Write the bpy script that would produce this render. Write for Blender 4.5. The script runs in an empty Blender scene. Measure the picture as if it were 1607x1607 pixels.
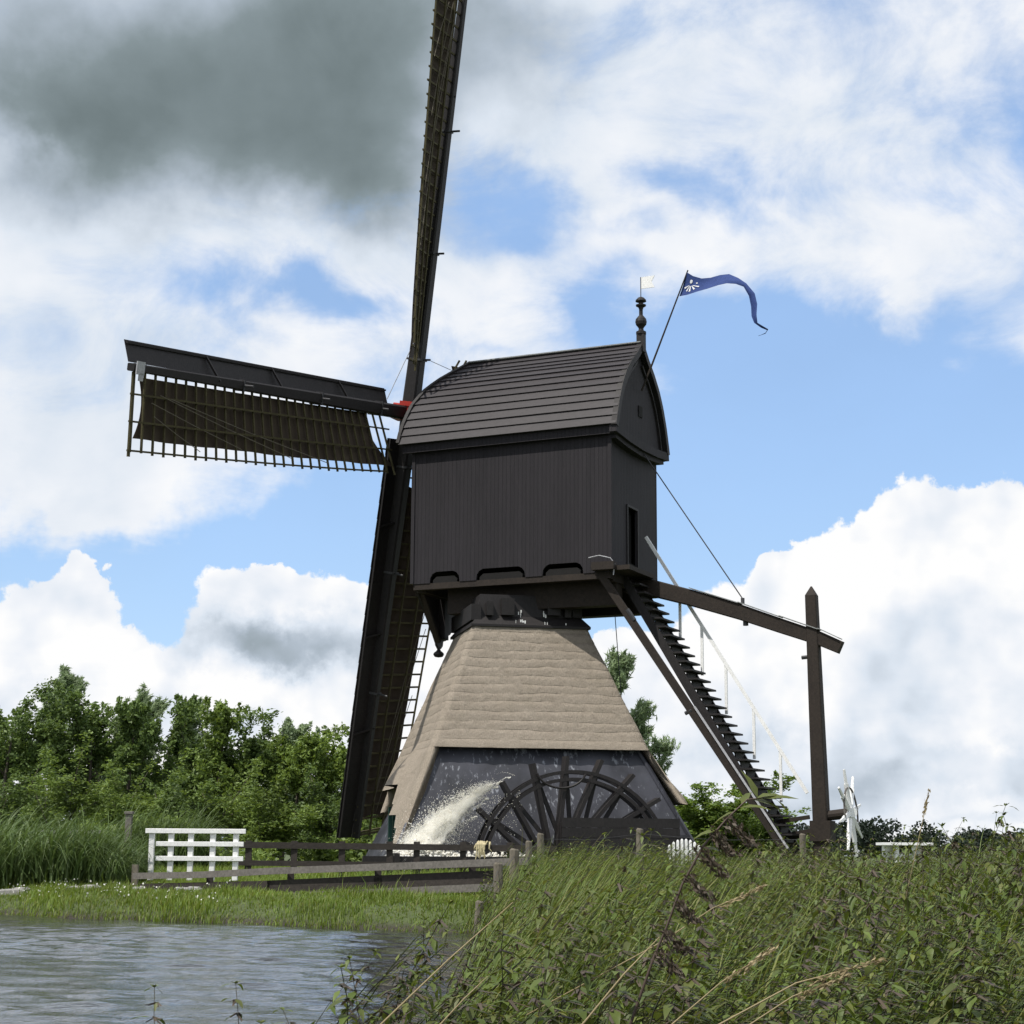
import bpy, math, random
import numpy as np
from mathutils import Vector, Matrix, Euler

random.seed(7)
rng = np.random.default_rng(7)
R = math.radians
scene = bpy.context.scene
COL = scene.collection

# ------------------------------------------------------------------ camera
EYE = 1.3
PITCH = math.atan((1339.9 - 803.5) / 2800.0)
ROLL = R(0.358)
cam_data = bpy.data.cameras.new("camera")
cam_data.sensor_width = 36.0
cam_data.lens = 2800.0 / 1607.0 * 36.0
cam_data.clip_start = 0.05
cam_data.clip_end = 9000.0
cam = bpy.data.objects.new("camera", cam_data)
COL.objects.link(cam)
cp, sp, cr, sr = math.cos(PITCH), math.sin(PITCH), math.cos(ROLL), math.sin(ROLL)
v_r, v_u, v_f = Vector((1, 0, 0)), Vector((0, -sp, cp)), Vector((0, cp, sp))
c_r = v_r * cr + v_u * sr
c_u = -v_r * sr + v_u * cr
m3 = Matrix((c_r, c_u, -v_f)).transposed()
cam.matrix_world = Matrix.Translation((0, 0, EYE)) @ m3.to_4x4()
scene.camera = cam

# ------------------------------------------------------------------ sun, sky, exposure
SUN_AZ = Vector((-0.72, -0.69, 0)).normalized()
SUN_EL = R(60.5)
sun_dir = Vector((SUN_AZ.x * math.cos(SUN_EL), SUN_AZ.y * math.cos(SUN_EL), math.sin(SUN_EL)))
sd = bpy.data.lights.new("sun", 'SUN')
sd.energy = 4.9
sd.angle = R(0.5)
sd.color = (1.0, 0.955, 0.88)
sun = bpy.data.objects.new("sun", sd)
COL.objects.link(sun)
sun.rotation_euler = sun_dir.to_track_quat('Z', 'Y').to_euler()
sun.location = (-20, -20, 40)

scene.cycles.volume_bounces = 12
scene.cycles.max_bounces = 14
scene.view_settings.view_transform = 'Standard'
scene.view_settings.look = 'None'
scene.view_settings.gamma = 1.0
scene.view_settings.exposure = 0.0

world = bpy.data.worlds.new("World")
scene.world = world
world.use_nodes = True
wn, wl = world.node_tree.nodes, world.node_tree.links
wn.clear()


def N(t, **k):
    n = wn.new(t)
    for a, b in k.items():
        setattr(n, a, b)
    return n


def wsock(node, i, v):
    if isinstance(v, bpy.types.NodeSocket):
        wl.new(v, node.inputs[i])
    else:
        node.inputs[i].default_value = v


def wmath(op, a, b=0.0, c=0.0, clamp=False):
    n = N('ShaderNodeMath', operation=op, use_clamp=clamp)
    wsock(n, 0, a)
    wsock(n, 1, b)
    if op in ('MULTIPLY_ADD', 'SMOOTH_MIN', 'SMOOTH_MAX'):
        wsock(n, 2, c)
    return n.outputs[0]


def wvec(op, a, b, c=(0, 0, 0)):
    n = N('ShaderNodeVectorMath', operation=op)
    wsock(n, 0, a)
    wsock(n, 1, b)
    if op == 'MULTIPLY_ADD':
        wsock(n, 2, c)
    return n.outputs['Value'] if op in ('DOT_PRODUCT', 'LENGTH') else n.outputs[0]


def wnoise(vec, scale, detail, rough, color=False, dist=0.0):
    n = N('ShaderNodeTexNoise')
    wl.new(vec, n.inputs['Vector'])
    n.inputs['Scale'].default_value = scale
    n.inputs['Detail'].default_value = detail
    n.inputs['Roughness'].default_value = rough
    n.inputs['Distortion'].default_value = dist
    return n.outputs['Color'] if color else n.outputs[0]


def wblobs(uv, lst, base):
    acc = base
    for (u, v, a, b, w) in lst:
        q = wvec('MULTIPLY_ADD', uv, (1 / a, 1 / b, 0), (-u / a, -v / b, 0))
        d = wvec('DOT_PRODUCT', q, q)
        e = wmath('POWER', 0.367879, d)
        acc = wmath('MULTIPLY_ADD', e, w, acc)
    return acc


def wsmooth(x, lo, hi):
    n = N('ShaderNodeMapRange', interpolation_type='SMOOTHSTEP')
    wsock(n, 0, x)
    n.inputs[1].default_value = lo
    n.inputs[2].default_value = hi
    return n.outputs[0]


# cloud masses as (azimuth tangent, elevation tangent, half width, half height, weight)
HD = [(0.2005, 0.2503, 0.125, 0.0535, -2.0), (0.1261, 0.1974, 0.0728, 0.0562, -1.5), (0.2726, 0.2169, 0.0731, 0.049, -1.2), (0.113, 0.2955, 0.0445, 0.0271, -1.1), (0.1949, 0.3076, 0.0372, 0.0155, -0.4), (0.0314, 0.3065, 0.0279, 0.0311, -1.4), (-0.0007, 0.3906, 0.032, 0.034, -1.4), (-0.0155, 0.3628, 0.0225, 0.0158, -0.6), (0.0956, 0.3992, 0.0359, 0.02, -1.1), (0.1143, 0.3854, 0.0188, 0.0199, -0.6), (-0.1396, 0.3112, 0.052, 0.0194, -1.3), (-0.0912, 0.3077, 0.0297, 0.0116, -0.5), (0.2974, 0.4347, 0.0228, 0.0448, -1.2), (0.2889, 0.5, 0.0154, 0.0124, -0.5), (-0.1461, 0.1735, 0.0942, 0.0296, -1.8), (-0.2767, 0.1745, 0.0326, 0.0129, -0.7), (-0.0738, 0.1813, 0.0544, 0.0559, -1.6), (-0.0277, 0.2831, 0.0148, 0.0077, -0.5), (-0.0004, 0.0557, 0.4611, 0.0967, -3.0), (-0.1937, 0.4558, 0.164, 0.0785, 1.6), (-0.2533, 0.2136, 0.084, 0.0376, 1.3), (-0.2322, 0.1914, 0.0254, 0.0204, 1.1), (0.2488, 0.2639, 0.0258, 0.0114, 1.0), (0.2357, 0.3079, 0.0111, 0.0233, 0.7), (0.0614, 0.3653, 0.0263, 0.0111, -0.8), (0.1405, 0.3776, 0.0226, 0.0179, -0.7), (0.2557, 0.4385, 0.0228, 0.0367, -0.6), (0.2235, 0.3841, 0.0377, 0.0119, -0.45), (0.02, 0.4087, 0.0189, 0.0241, -0.6), (-0.04, 0.3725, 0.015, 0.0238, -0.4), (0.0538, 0.3377, 0.0224, 0.0117, -0.5), (0.0875, 0.3458, 0.015, 0.0086, 0.8)]
HB = [(-0.2091, 0.4597, 0.1756, 0.0786, -0.66), (-0.1345, 0.3897, 0.1131, 0.036, -0.36), (-0.0795, 0.4688, 0.0765, 0.083, -0.4), (-0.2684, 0.4269, 0.0759, 0.0365, -0.25), (-0.2983, 0.4186, 0.0189, 0.0161, 0.25), (0.1755, 0.4258, 0.0987, 0.0447, -0.1), (-0.2569, 0.2816, 0.0739, 0.0424, -0.16), (0.0199, 0.4817, 0.0575, 0.0289, -0.16), (0.2412, 0.3546, 0.0749, 0.0356, -0.05), (-0.1876, 0.3051, 0.1114, 0.0155, 0.05), (-0.2718, 0.2172, 0.0548, 0.0225, -0.1)]
CD = [(-0.267, 0.1307, 0.0306, 0.0273, 1.5), (-0.2408, 0.1473, 0.0137, 0.0164, 1.3), (-0.2583, 0.1038, 0.0393, 0.018, 1.1), (-0.2783, 0.0787, 0.0356, 0.0214, 1.0), (-0.2206, 0.1004, 0.0179, 0.0144, 1.1), (-0.1337, 0.1244, 0.0539, 0.0254, 1.4), (-0.1307, 0.1443, 0.018, 0.0128, 1.0), (-0.0936, 0.0977, 0.0607, 0.0396, 1.5), (-0.2093, 0.088, 0.0178, 0.0179, 1.5), (-0.1678, 0.0758, 0.0534, 0.0285, 1.5), (-0.069, 0.1193, 0.0251, 0.0181, 1.2), (0.2526, 0.176, 0.0435, 0.0296, 1.6), (0.2156, 0.1538, 0.0361, 0.0294, 1.5), (0.1559, 0.1479, 0.0188, 0.0164, 1.5), (0.1822, 0.1209, 0.0538, 0.0327, 1.4), (0.2318, 0.1033, 0.093, 0.047, 1.6), (0.2887, 0.1726, 0.0399, 0.0333, 1.5), (0.1244, 0.099, 0.0465, 0.0288, 1.4), (0.085, 0.0881, 0.0321, 0.0251, 1.2), (0.0655, 0.113, 0.0108, 0.0144, 0.9), (0.1764, 0.0392, 0.1945, 0.0387, 1.5), (-0.1946, 0.0369, 0.1943, 0.0316, 1.3), (-0.0004, 0.0486, 0.0885, 0.0532, 1.2)]
CB = [(-0.1334, 0.1153, 0.0538, 0.0137, -0.5), (-0.1188, 0.1047, 0.0394, 0.0079, -0.2), (-0.1677, 0.0723, 0.0533, 0.0142, -0.12), (-0.1074, 0.0797, 0.0712, 0.0142, -0.1), (0.2503, 0.1177, 0.0431, 0.029, -0.15), (0.2135, 0.0924, 0.0571, 0.0215, -0.14), (0.1592, 0.0602, 0.0923, 0.0124, -0.26), (0.2295, 0.0413, 0.1061, 0.0091, -0.28), (0.269, 0.0556, 0.0426, 0.0088, -0.2), (0.1585, 0.0286, 0.0882, 0.007, -0.25), (0.2463, 0.0188, 0.088, 0.0049, -0.15), (-0.2646, 0.0894, 0.0499, 0.0125, -0.12), (0.215, 0.1356, 0.036, 0.0145, -0.06)]
tc = N('ShaderNodeTexCoord')
gen = tc.outputs['Generated']
sx = N('ShaderNodeSeparateXYZ')
wl.new(gen, sx.inputs[0])
ysafe = wmath('MAXIMUM', sx.outputs[1], 0.08)
cx = N('ShaderNodeCombineXYZ')
wl.new(wmath('DIVIDE', sx.outputs[0], ysafe), cx.inputs[0])
wl.new(wmath('DIVIDE', sx.outputs[2], ysafe), cx.inputs[1])
uv = cx.outputs[0]
# ragged warps of the direction field
w1 = wvec('SUBTRACT', wnoise(gen, 7.0, 6.0, 0.58, True), (0.5, 0.5, 0.5))
w2 = wvec('SUBTRACT', wnoise(gen, 22.0, 7.0, 0.60, True), (0.5, 0.5, 0.5))
uvH = wvec('MULTIPLY_ADD', w1, (0.16, 0.13, 0), uv)
uvC = wvec('MULTIPLY_ADD', w2, (0.075, 0.065, 0), wvec('MULTIPLY_ADD', w1, (0.03, 0.03, 0), uv))
stretch = wvec('MULTIPLY', gen, (1.0, 1.0, 1.5))
fineH = wnoise(stretch, 11.0, 9.0, 0.62, False, 0.4)
midH = wnoise(stretch, 4.2, 5.0, 0.55)
fineC = wnoise(gen, 26.0, 8.0, 0.62)
midC = wnoise(wvec('MULTIPLY', gen, (1.0, 1.0, 3.2)), 8.0, 5.0, 0.55, False, 0.6)
puff = wnoise(gen, 13.0, 3.5, 0.52)
puff2 = wnoise(wvec('ADD', gen, (-0.012, -0.004, 0.016)), 13.0, 3.5, 0.52)
relief = wmath('SUBTRACT', puff, puff2)       # sunlit side of the cloud puffs

DH = wblobs(uvH, HD, 0.62)
DH = wmath('MULTIPLY_ADD', wmath('SUBTRACT', fineH, 0.5), 3.3, DH)
DH = wmath('MULTIPLY_ADD', wmath('SUBTRACT', midH, 0.5), 1.3, DH)
aH = wsmooth(DH, -0.55, 0.95)
BH = wblobs(uvH, HB, 0.90)
BH = wmath('MULTIPLY_ADD', wmath('SUBTRACT', midH, 0.5), 0.24, BH)
BH = wmath('MULTIPLY_ADD', wmath('SUBTRACT', fineH, 0.5), 0.26, BH)
DC = wblobs(uvC, CD, -0.55)
DC = wmath('MULTIPLY_ADD', wmath('SUBTRACT', fineC, 0.5), 0.5, DC)
aC = wsmooth(DC, -0.02, 0.16)
BC = wblobs(uvC, CB, 0.98)
BC = wmath('MULTIPLY_ADD', wmath('SUBTRACT', fineC, 0.5), 0.16, BC)
BC = wmath('MULTIPLY_ADD', wmath('SUBTRACT', midC, 0.5), 0.26, BC)
BC = wmath('MULTIPLY_ADD', relief, 1.0, BC)
BH = wmath('MULTIPLY_ADD', relief, 0.35, BH)


def wramp(f, stops):
    n = N('ShaderNodeValToRGB')
    wl.new(f, n.inputs[0])
    el = n.color_ramp.elements
    while len(el) < len(stops):
        el.new(0.5)
    for e, (p, c) in zip(el, stops):
        e.position = p
        e.color = (*c, 1)
    return n.outputs[0]


STOPS = [(0.0, (0.150, 0.190, 0.198)), (0.25, (0.245, 0.300, 0.322)), (0.5, (0.45, 0.52, 0.60)),
         (0.75, (0.72, 0.79, 0.88)), (0.90, (0.88, 0.91, 0.96)), (1.0, (1.0, 1.0, 1.0))]
colH = wramp(BH, STOPS)
colC = wramp(BC, STOPS)

sky = N('ShaderNodeTexSky', sky_type='NISHITA')
sky.sun_disc = False
sky.sun_elevation = SUN_EL
sky.sun_rotation = math.atan2(SUN_AZ.x, SUN_AZ.y)
sky.air_density = 1.0
sky.dust_density = 0.6
sky.ozone_density = 1.6
b_clear = N('ShaderNodeBackground')
wl.new(sky.outputs[0], b_clear.inputs[0])
b_clear.inputs[1].default_value = 0.14
b_veil = N('ShaderNodeBackground')
b_veil.inputs[0].default_value = (0.50, 0.78, 1.28, 1)
b_sky = N('ShaderNodeMixShader')      # thin milky veil over the clear blue
veil = wmath('MULTIPLY_ADD', midH, 0.35, 0.20)
wl.new(veil, b_sky.inputs[0])
wl.new(b_clear.outputs[0], b_sky.inputs[1])
wl.new(b_veil.outputs[0], b_sky.inputs[2])
b_h = N('ShaderNodeBackground')
wl.new(colH, b_h.inputs[0])
b_c = N('ShaderNodeBackground')
wl.new(colC, b_c.inputs[0])
mx1 = N('ShaderNodeMixShader')
wl.new(aH, mx1.inputs[0])
wl.new(b_sky.outputs[0], mx1.inputs[1])
wl.new(b_h.outputs[0], mx1.inputs[2])
mx2 = N('ShaderNodeMixShader')
wl.new(aC, mx2.inputs[0])
wl.new(mx1.outputs[0], mx2.inputs[1])
wl.new(b_c.outputs[0], mx2.inputs[2])
wo = N('ShaderNodeOutputWorld')
wl.new(mx2.outputs[0], wo.inputs[0])
try:
    world.cycles.sampling_method = 'MANUAL'
    world.cycles.sample_map_resolution = 512
except Exception:
    pass

# ------------------------------------------------------------------ helpers


class MB:
    """collects shapes and links them as ONE mesh object"""

    def __init__(self):
        self.v = []
        self.f = []
        self.m = []
        self.n = 0

    def raw(self, verts, faces, mi=0):
        verts = np.asarray(verts, float).reshape(-1, 3)
        self.v.append(verts)
        for f in faces:
            self.f.append([i + self.n for i in f])
            self.m.append(mi)
        self.n += len(verts)

    def box(self, c, s, rot=None, mi=0):
        x, y, z = [q / 2 for q in s]
        P = np.array([(-x, -y, -z), (x, -y, -z), (x, y, -z), (-x, y, -z), (-x, -y, z), (x, -y, z), (x, y, z), (-x, y, z)])
        if rot is not None:
            P = P @ np.array(rot).T
        self.raw(P + np.array(c), [(0, 3, 2, 1), (4, 5, 6, 7), (0, 1, 5, 4), (1, 2, 6, 5), (2, 3, 7, 6), (3, 0, 4, 7)], mi)

    def beam(self, p, q, w, h, up=(0, 0, 1), w2=None, h2=None, mi=0, cham=0.0):
        p, q = np.array(p, float), np.array(q, float)
        d = q - p
        d /= np.linalg.norm(d)
        s = np.cross(d, np.array(up, float))
        s /= np.linalg.norm(s)
        u = np.cross(s, d)
        w2 = w if w2 is None else w2
        h2 = h if h2 is None else h2
        V = []
        for pt, a, b in ((p, w / 2, h / 2), (q, w2 / 2, h2 / 2)):
            if cham:
                k = cham
                for sa, sb in ((-1, -1 + k), (-1 + k, -1), (1 - k, -1), (1, -1 + k), (1, 1 - k), (1 - k, 1), (-1 + k, 1), (-1, 1 - k)):
                    V.append(pt + s * a * sa + u * b * sb)
            else:
                for sa, sb in ((-1, -1), (1, -1), (1, 1), (-1, 1)):
                    V.append(pt + s * a * sa + u * b * sb)
        k = len(V) // 2
        F = [tuple(range(k)), tuple(range(2 * k - 1, k - 1, -1))]
        for i in range(k):
            j = (i + 1) % k
            F.append((i, i + k, j + k, j))
        self.raw(V, F, mi)

    def tube(self, pts, r, n=6, mi=0, caps=True):
        pts = [np.array(p, float) for p in pts]
        if not hasattr(r, '__len__'):
            r = [r] * len(pts)
        V, F = [], []
        ref = np.array([0.31, 0.17, 0.93])
        for i, p in enumerate(pts):
            d = pts[min(i + 1, len(pts) - 1)] - pts[max(i - 1, 0)]
            d /= (np.linalg.norm(d) + 1e-12)
            a = np.cross(d, ref)
            if np.linalg.norm(a) < 1e-3:
                a = np.cross(d, np.array([1.0, 0, 0]))
            a /= np.linalg.norm(a)
            b = np.cross(d, a)
            for k in range(n):
                t = 2 * math.pi * k / n
                V.append(p + (a * math.cos(t) + b * math.sin(t)) * r[i])
        for i in range(len(pts) - 1):
            for k in range(n):
                k2 = (k + 1) % n
                F.append((i * n + k, i * n + k2, (i + 1) * n + k2, (i + 1) * n + k))
        if caps:
            F.append(tuple(range(n - 1, -1, -1)))
            F.append(tuple((len(pts) - 1) * n + k for k in range(n)))
        self.raw(V, F, mi)

    def lathe(self, prof, n=14, c=(0, 0, 0), mi=0):
        V, F = [], []
        for (r, z) in prof:
            for k in range(n):
                t = 2 * math.pi * k / n
                V.append((c[0] + r * math.cos(t), c[1] + r * math.sin(t), c[2] + z))
        for i in range(len(prof) - 1):
            for k in range(n):
                k2 = (k + 1) % n
                F.append((i * n + k, i * n + k2, (i + 1) * n + k2, (i + 1) * n + k))
        self.raw(V, F, mi)

    def prism(self, poly, d, mi=0):
        """poly: 3-D outline, d: extrusion vector"""
        P = np.array(poly, float)
        k = len(P)
        V = np.vstack([P, P + np.array(d, float)])
        F = [tuple(range(k)), tuple(range(2 * k - 1, k - 1, -1))]
        for i in range(k):
            j = (i + 1) % k
            F.append((i, i + k, j + k, j))
        self.raw(V, F, mi)

    def grid(self, P, mi=0, both=None):
        P = np.asarray(P, float)
        a, b = P.shape[:2]
        F = []
        for i in range(a - 1):
            for j in range(b - 1):
                F.append((i * b + j, (i + 1) * b + j, (i + 1) * b + j + 1, i * b + j + 1))
        self.raw(P.reshape(-1, 3), F, mi)

    def build(self, name, mats, parent=None, smooth=False, bevel=0.0):
        me = bpy.data.meshes.new(name)
        V = np.vstack(self.v) if self.v else np.zeros((0, 3))
        me.from_pydata(V.tolist(), [], self.f)
        if not isinstance(mats, (list, tuple)):
            mats = [mats]
        for m in mats:
            me.materials.append(m)
        me.polygons.foreach_set('material_index', self.m)
        if smooth:
            me.polygons.foreach_set('use_smooth', [True] * len(me.polygons))
        me.validate()
        me.update()
        o = bpy.data.objects.new(name, me)
        COL.objects.link(o)
        if parent is not None:
            o.parent = parent
        import bmesh
        bm = bmesh.new()
        bm.from_mesh(me)
        bmesh.ops.recalc_face_normals(bm, faces=bm.faces)
        bm.to_mesh(me)
        bm.free()
        if bevel:
            md = o.modifiers.new('edge', 'BEVEL')
            md.width = bevel
            md.segments = 1
            md.limit_method = 'ANGLE'
        return o


def bulk(name, V, F, mats, mi=None, parent=None, smooth=False):
    """numpy mesh: F is (n,3) or (n,4)"""
    V = np.ascontiguousarray(V, dtype=np.float32)
    F = np.ascontiguousarray(F, dtype=np.int32)
    me = bpy.data.meshes.new(name)
    me.vertices.add(len(V))
    me.vertices.foreach_set('co', V.ravel())
    k = F.shape[1]
    me.loops.add(F.size)
    me.loops.foreach_set('vertex_index', F.ravel())
    me.polygons.add(len(F))
    me.polygons.foreach_set('loop_start', np.arange(0, F.size, k, dtype=np.int32))
    me.polygons.foreach_set('loop_total', np.full(len(F), k, dtype=np.int32))
    if not isinstance(mats, (list, tuple)):
        mats = [mats]
    for m in mats:
        me.materials.append(m)
    if mi is not None:
        me.polygons.foreach_set('material_index', np.ascontiguousarray(mi, dtype=np.int32))
    if smooth:
        me.polygons.foreach_set('use_smooth', np.ones(len(F), dtype=bool))
    me.update(calc_edges=True)
    o = bpy.data.objects.new(name, me)
    COL.objects.link(o)
    if parent is not None:
        o.parent = parent
    return o


def empty(name, loc=(0, 0, 0), rz=0.0):
    o = bpy.data.objects.new(name, None)
    o.empty_display_size = 0.3
    COL.objects.link(o)
    o.location = loc
    o.rotation_euler = (0, 0, rz)
    return o


def tag(o, label=None, cat=None, group=None, kind=None):
    if label:
        o['label'] = label
    if cat:
        o['category'] = cat
    if group:
        o['group'] = group
    if kind:
        o['kind'] = kind
    return o


# ------------------------------------------------------------------ materials


def mat_base(name):
    m = bpy.data.materials.new(name)
    m.use_nodes = True
    nt = m.node_tree
    nt.nodes.clear()
    out = nt.nodes.new('ShaderNodeOutputMaterial')
    p = nt.nodes.new('ShaderNodeBsdfPrincipled')
    nt.links.new(p.outputs[0], out.inputs[0])
    return m, nt, p, out


def nd(nt, t, **k):
    n = nt.nodes.new(t)
    for a, b in k.items():
        setattr(n, a, b)
    return n


def ramp(nt, fac, stops, interp='LINEAR'):
    r = nd(nt, 'ShaderNodeValToRGB')
    nt.links.new(fac, r.inputs[0])
    r.color_ramp.interpolation = interp
    el = r.color_ramp.elements
    while len(el) < len(stops):
        el.new(0.5)
    for e, (p, c) in zip(el, stops):
        e.position = p
        e.color = (*c, 1) if len(c) == 3 else c
    return r.outputs[0]


def noise(nt, vec, scale, detail=5, rough=0.55, stretch=None, dist=0.0):
    if stretch:
        mp = nd(nt, 'ShaderNodeMapping')
        mp.inputs['Scale'].default_value = stretch
        nt.links.new(vec, mp.inputs[0])
        vec = mp.outputs[0]
    n = nd(nt, 'ShaderNodeTexNoise')
    nt.links.new(vec, n.inputs['Vector'])
    n.inputs['Scale'].default_value = scale
    n.inputs['Detail'].default_value = detail
    n.inputs['Roughness'].default_value = rough
    n.inputs['Distortion'].default_value = dist
    return n.outputs[0]


def mixc(nt, fac, a, b, mode='MIX'):
    n = nd(nt, 'ShaderNodeMix', data_type='RGBA', blend_type=mode)
    for s, v in ((0, fac), (6, a), (7, b)):
        if isinstance(v, bpy.types.NodeSocket):
            nt.links.new(v, n.inputs[s])
        elif s == 0:
            n.inputs[0].default_value = v
        else:
            n.inputs[s].default_value = (*v, 1)
    return n.outputs[2]


def bump(nt, p, h, strength=0.3, dist=0.02):
    b = nd(nt, 'ShaderNodeBump')
    b.inputs['Strength'].default_value = strength
    b.inputs['Distance'].default_value = dist
    nt.links.new(h, b.inputs['Height'])
    nt.links.new(b.outputs[0], p.inputs['Normal'])


def m_wood(name, c1, c2, rough=0.75, scale=3.0, stretch=(1, 1, 1), bumps=0.25, fine=25.0, spots=None, spec=0.3):
    m, nt, p, out = mat_base(name)
    co = nd(nt, 'ShaderNodeTexCoord').outputs['Object']
    a = noise(nt, co, scale, 6, 0.6, stretch)
    b = noise(nt, co, fine, 4, 0.6, stretch)
    c = ramp(nt, a, [(0.3, c1), (0.7, c2)])
    c = mixc(nt, 0.5, c, ramp(nt, b, [(0.25, tuple(q * 0.6 for q in c1)), (0.75, tuple(min(1, q * 1.35) for q in c2))]))
    if spots:
        s = noise(nt, co, 9.0, 5, 0.7)
        c = mixc(nt, ramp(nt, s, [(spots[1], (0, 0, 0)), (spots[1] + 0.05, (1, 1, 1))]), c, spots[0])
    nt.links.new(c, p.inputs['Base Color'])
    p.inputs['Roughness'].default_value = rough
    p.inputs['Specular IOR Level'].default_value = spec
    bump(nt, p, b, bumps, 0.01)
    return m


M = {}
# tarred upright boarding of the mill house: fine board joints run upright
def m_boards():
    m, nt, p, out = mat_base('tarred_boarding')
    co = nd(nt, 'ShaderNodeTexCoord').outputs['Object']
    sep = nd(nt, 'ShaderNodeSeparateXYZ')
    nt.links.new(co, sep.inputs[0])
    add = nd(nt, 'ShaderNodeMath', operation='ADD')
    nt.links.new(sep.outputs[0], add.inputs[0])
    nt.links.new(sep.outputs[1], add.inputs[1])
    mul = nd(nt, 'ShaderNodeMath', operation='MULTIPLY')
    nt.links.new(add.outputs[0], mul.inputs[0])
    mul.inputs[1].default_value = 1 / 0.115
    fr = nd(nt, 'ShaderNodeMath', operation='FRACT')
    nt.links.new(mul.outputs[0], fr.inputs[0])
    fl = nd(nt, 'ShaderNodeMath', operation='FLOOR')
    nt.links.new(mul.outputs[0], fl.inputs[0])
    wn_ = nd(nt, 'ShaderNodeTexWhiteNoise', noise_dimensions='1D')
    nt.links.new(fl.outputs[0], wn_.inputs['W'])
    joint = ramp(nt, fr.outputs[0], [(0.0, (0, 0, 0)), (0.09, (1, 1, 1)), (0.93, (1, 1, 1)), (1.0, (0, 0, 0))])
    a = noise(nt, co, 1.1, 5, 0.6, (1, 1, 0.35))
    b = noise(nt, co, 14, 5, 0.65, (1, 1, 0.12))
    c = ramp(nt, a, [(0.3, (0.015, 0.0135, 0.0165)), (0.7, (0.021, 0.0185, 0.0225))])
    c = mixc(nt, 0.35, c, ramp(nt, wn_.outputs[0], [(0, (0.012, 0.011, 0.013)), (1, (0.026, 0.023, 0.027))]))
    c = mixc(nt, 0.3, c, ramp(nt, b, [(0.3, (0.013, 0.012, 0.015)), (0.75, (0.034, 0.030, 0.034))]))
    worn = noise(nt, co, 3.0, 7, 0.7, (1, 1, 0.25))
    c = mixc(nt, ramp(nt, worn, [(0.60, (0, 0, 0)), (0.78, (0.40, 0.40, 0.40))]), c, (0.042, 0.038, 0.042))
    c = mixc(nt, joint, (0.010, 0.009, 0.011), c)
    nt.links.new(c, p.inputs['Base Color'])
    p.inputs['Roughness'].default_value = 0.72
    p.inputs['Specular IOR Level'].default_value = 0.25
    bump(nt, p, joint, 0.5, 0.012)
    return m


M['boards'] = m_boards()
M['roofboard'] = m_wood('tarred_roof_boards', (0.0202, 0.0175, 0.0200), (0.0324, 0.0280, 0.0311), 0.62, 2.2, (0.35, 1, 1), 0.3, 20, spots=((0.0936, 0.0840, 0.0814), 0.735), spec=0.35)
M['black'] = m_wood('black_tarred_timber', (0.0104, 0.0091, 0.0095), (0.0195, 0.0169, 0.0170), 0.6, 2.5, (1, 1, 0.6), 0.3, 18, spots=((0.0455, 0.0390, 0.0340), 0.76))
M['deepblack'] = m_wood('dark_interior', (0.006, 0.006, 0.006), (0.012, 0.011, 0.011), 0.9, 2.0)
M['brown'] = m_wood('dark_brown_timber', (0.0136, 0.0099, 0.0081), (0.0279, 0.0205, 0.0155), 0.75, 2.2, (1, 1, 1), 0.35, 16, spots=((0.0465, 0.0434, 0.0217), 0.72))
M['mossy'] = m_wood('mossy_lath', (0.0400, 0.0336, 0.0160), (0.0760, 0.0656, 0.0288), 0.85, 3.0)
M['lead'] = m_wood('grey_ridge_lead', (0.17, 0.18, 0.18), (0.28, 0.29, 0.29), 0.5, 4.0, spots=((0.05, 0.05, 0.05), 0.62))
M['white'] = m_wood('white_paint', (0.74, 0.74, 0.73), (0.82, 0.82, 0.81), 0.5, 3.0, bumps=0.08, spots=((0.40, 0.41, 0.34), 0.66))
M['red'] = m_wood('red_paint', (0.30, 0.020, 0.014), (0.38, 0.030, 0.02), 0.5, 5.0, bumps=0.1)
M['green'] = m_wood('dark_green_paint', (0.008, 0.030, 0.026), (0.012, 0.045, 0.036), 0.45, 4.0, bumps=0.1)
M['grey'] = m_wood('weathered_grey_wood', (0.085, 0.078, 0.070), (0.165, 0.152, 0.138), 0.85, 3.0, (1, 1, 1), 0.5, 22)
M['post'] = m_wood('weathered_post_wood', (0.085, 0.075, 0.056), (0.16, 0.142, 0.112), 0.9, 4.0, (1, 1, 0.4), 0.5, 30)
M['darkrail'] = m_wood('dark_weathered_rail', (0.0224, 0.0184, 0.0160), (0.0440, 0.0368, 0.0320), 0.8, 3.0, (0.6, 1, 1), 0.4, 20)
M['iron'] = m_wood('dark_iron', (0.03, 0.03, 0.032), (0.06, 0.06, 0.065), 0.5, 5.0)
M['steel'] = m_wood('galvanised_steel', (0.30, 0.30, 0.32), (0.42, 0.42, 0.44), 0.4, 6.0)
M['rope'] = m_wood('old_rope', (0.40, 0.34, 0.20), (0.58, 0.50, 0.32), 0.9, 8.0)
M['stone'] = m_wood('pale_stone', (0.1920, 0.1860, 0.1740), (0.2760, 0.2700, 0.2520), 0.85, 5.0)


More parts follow.
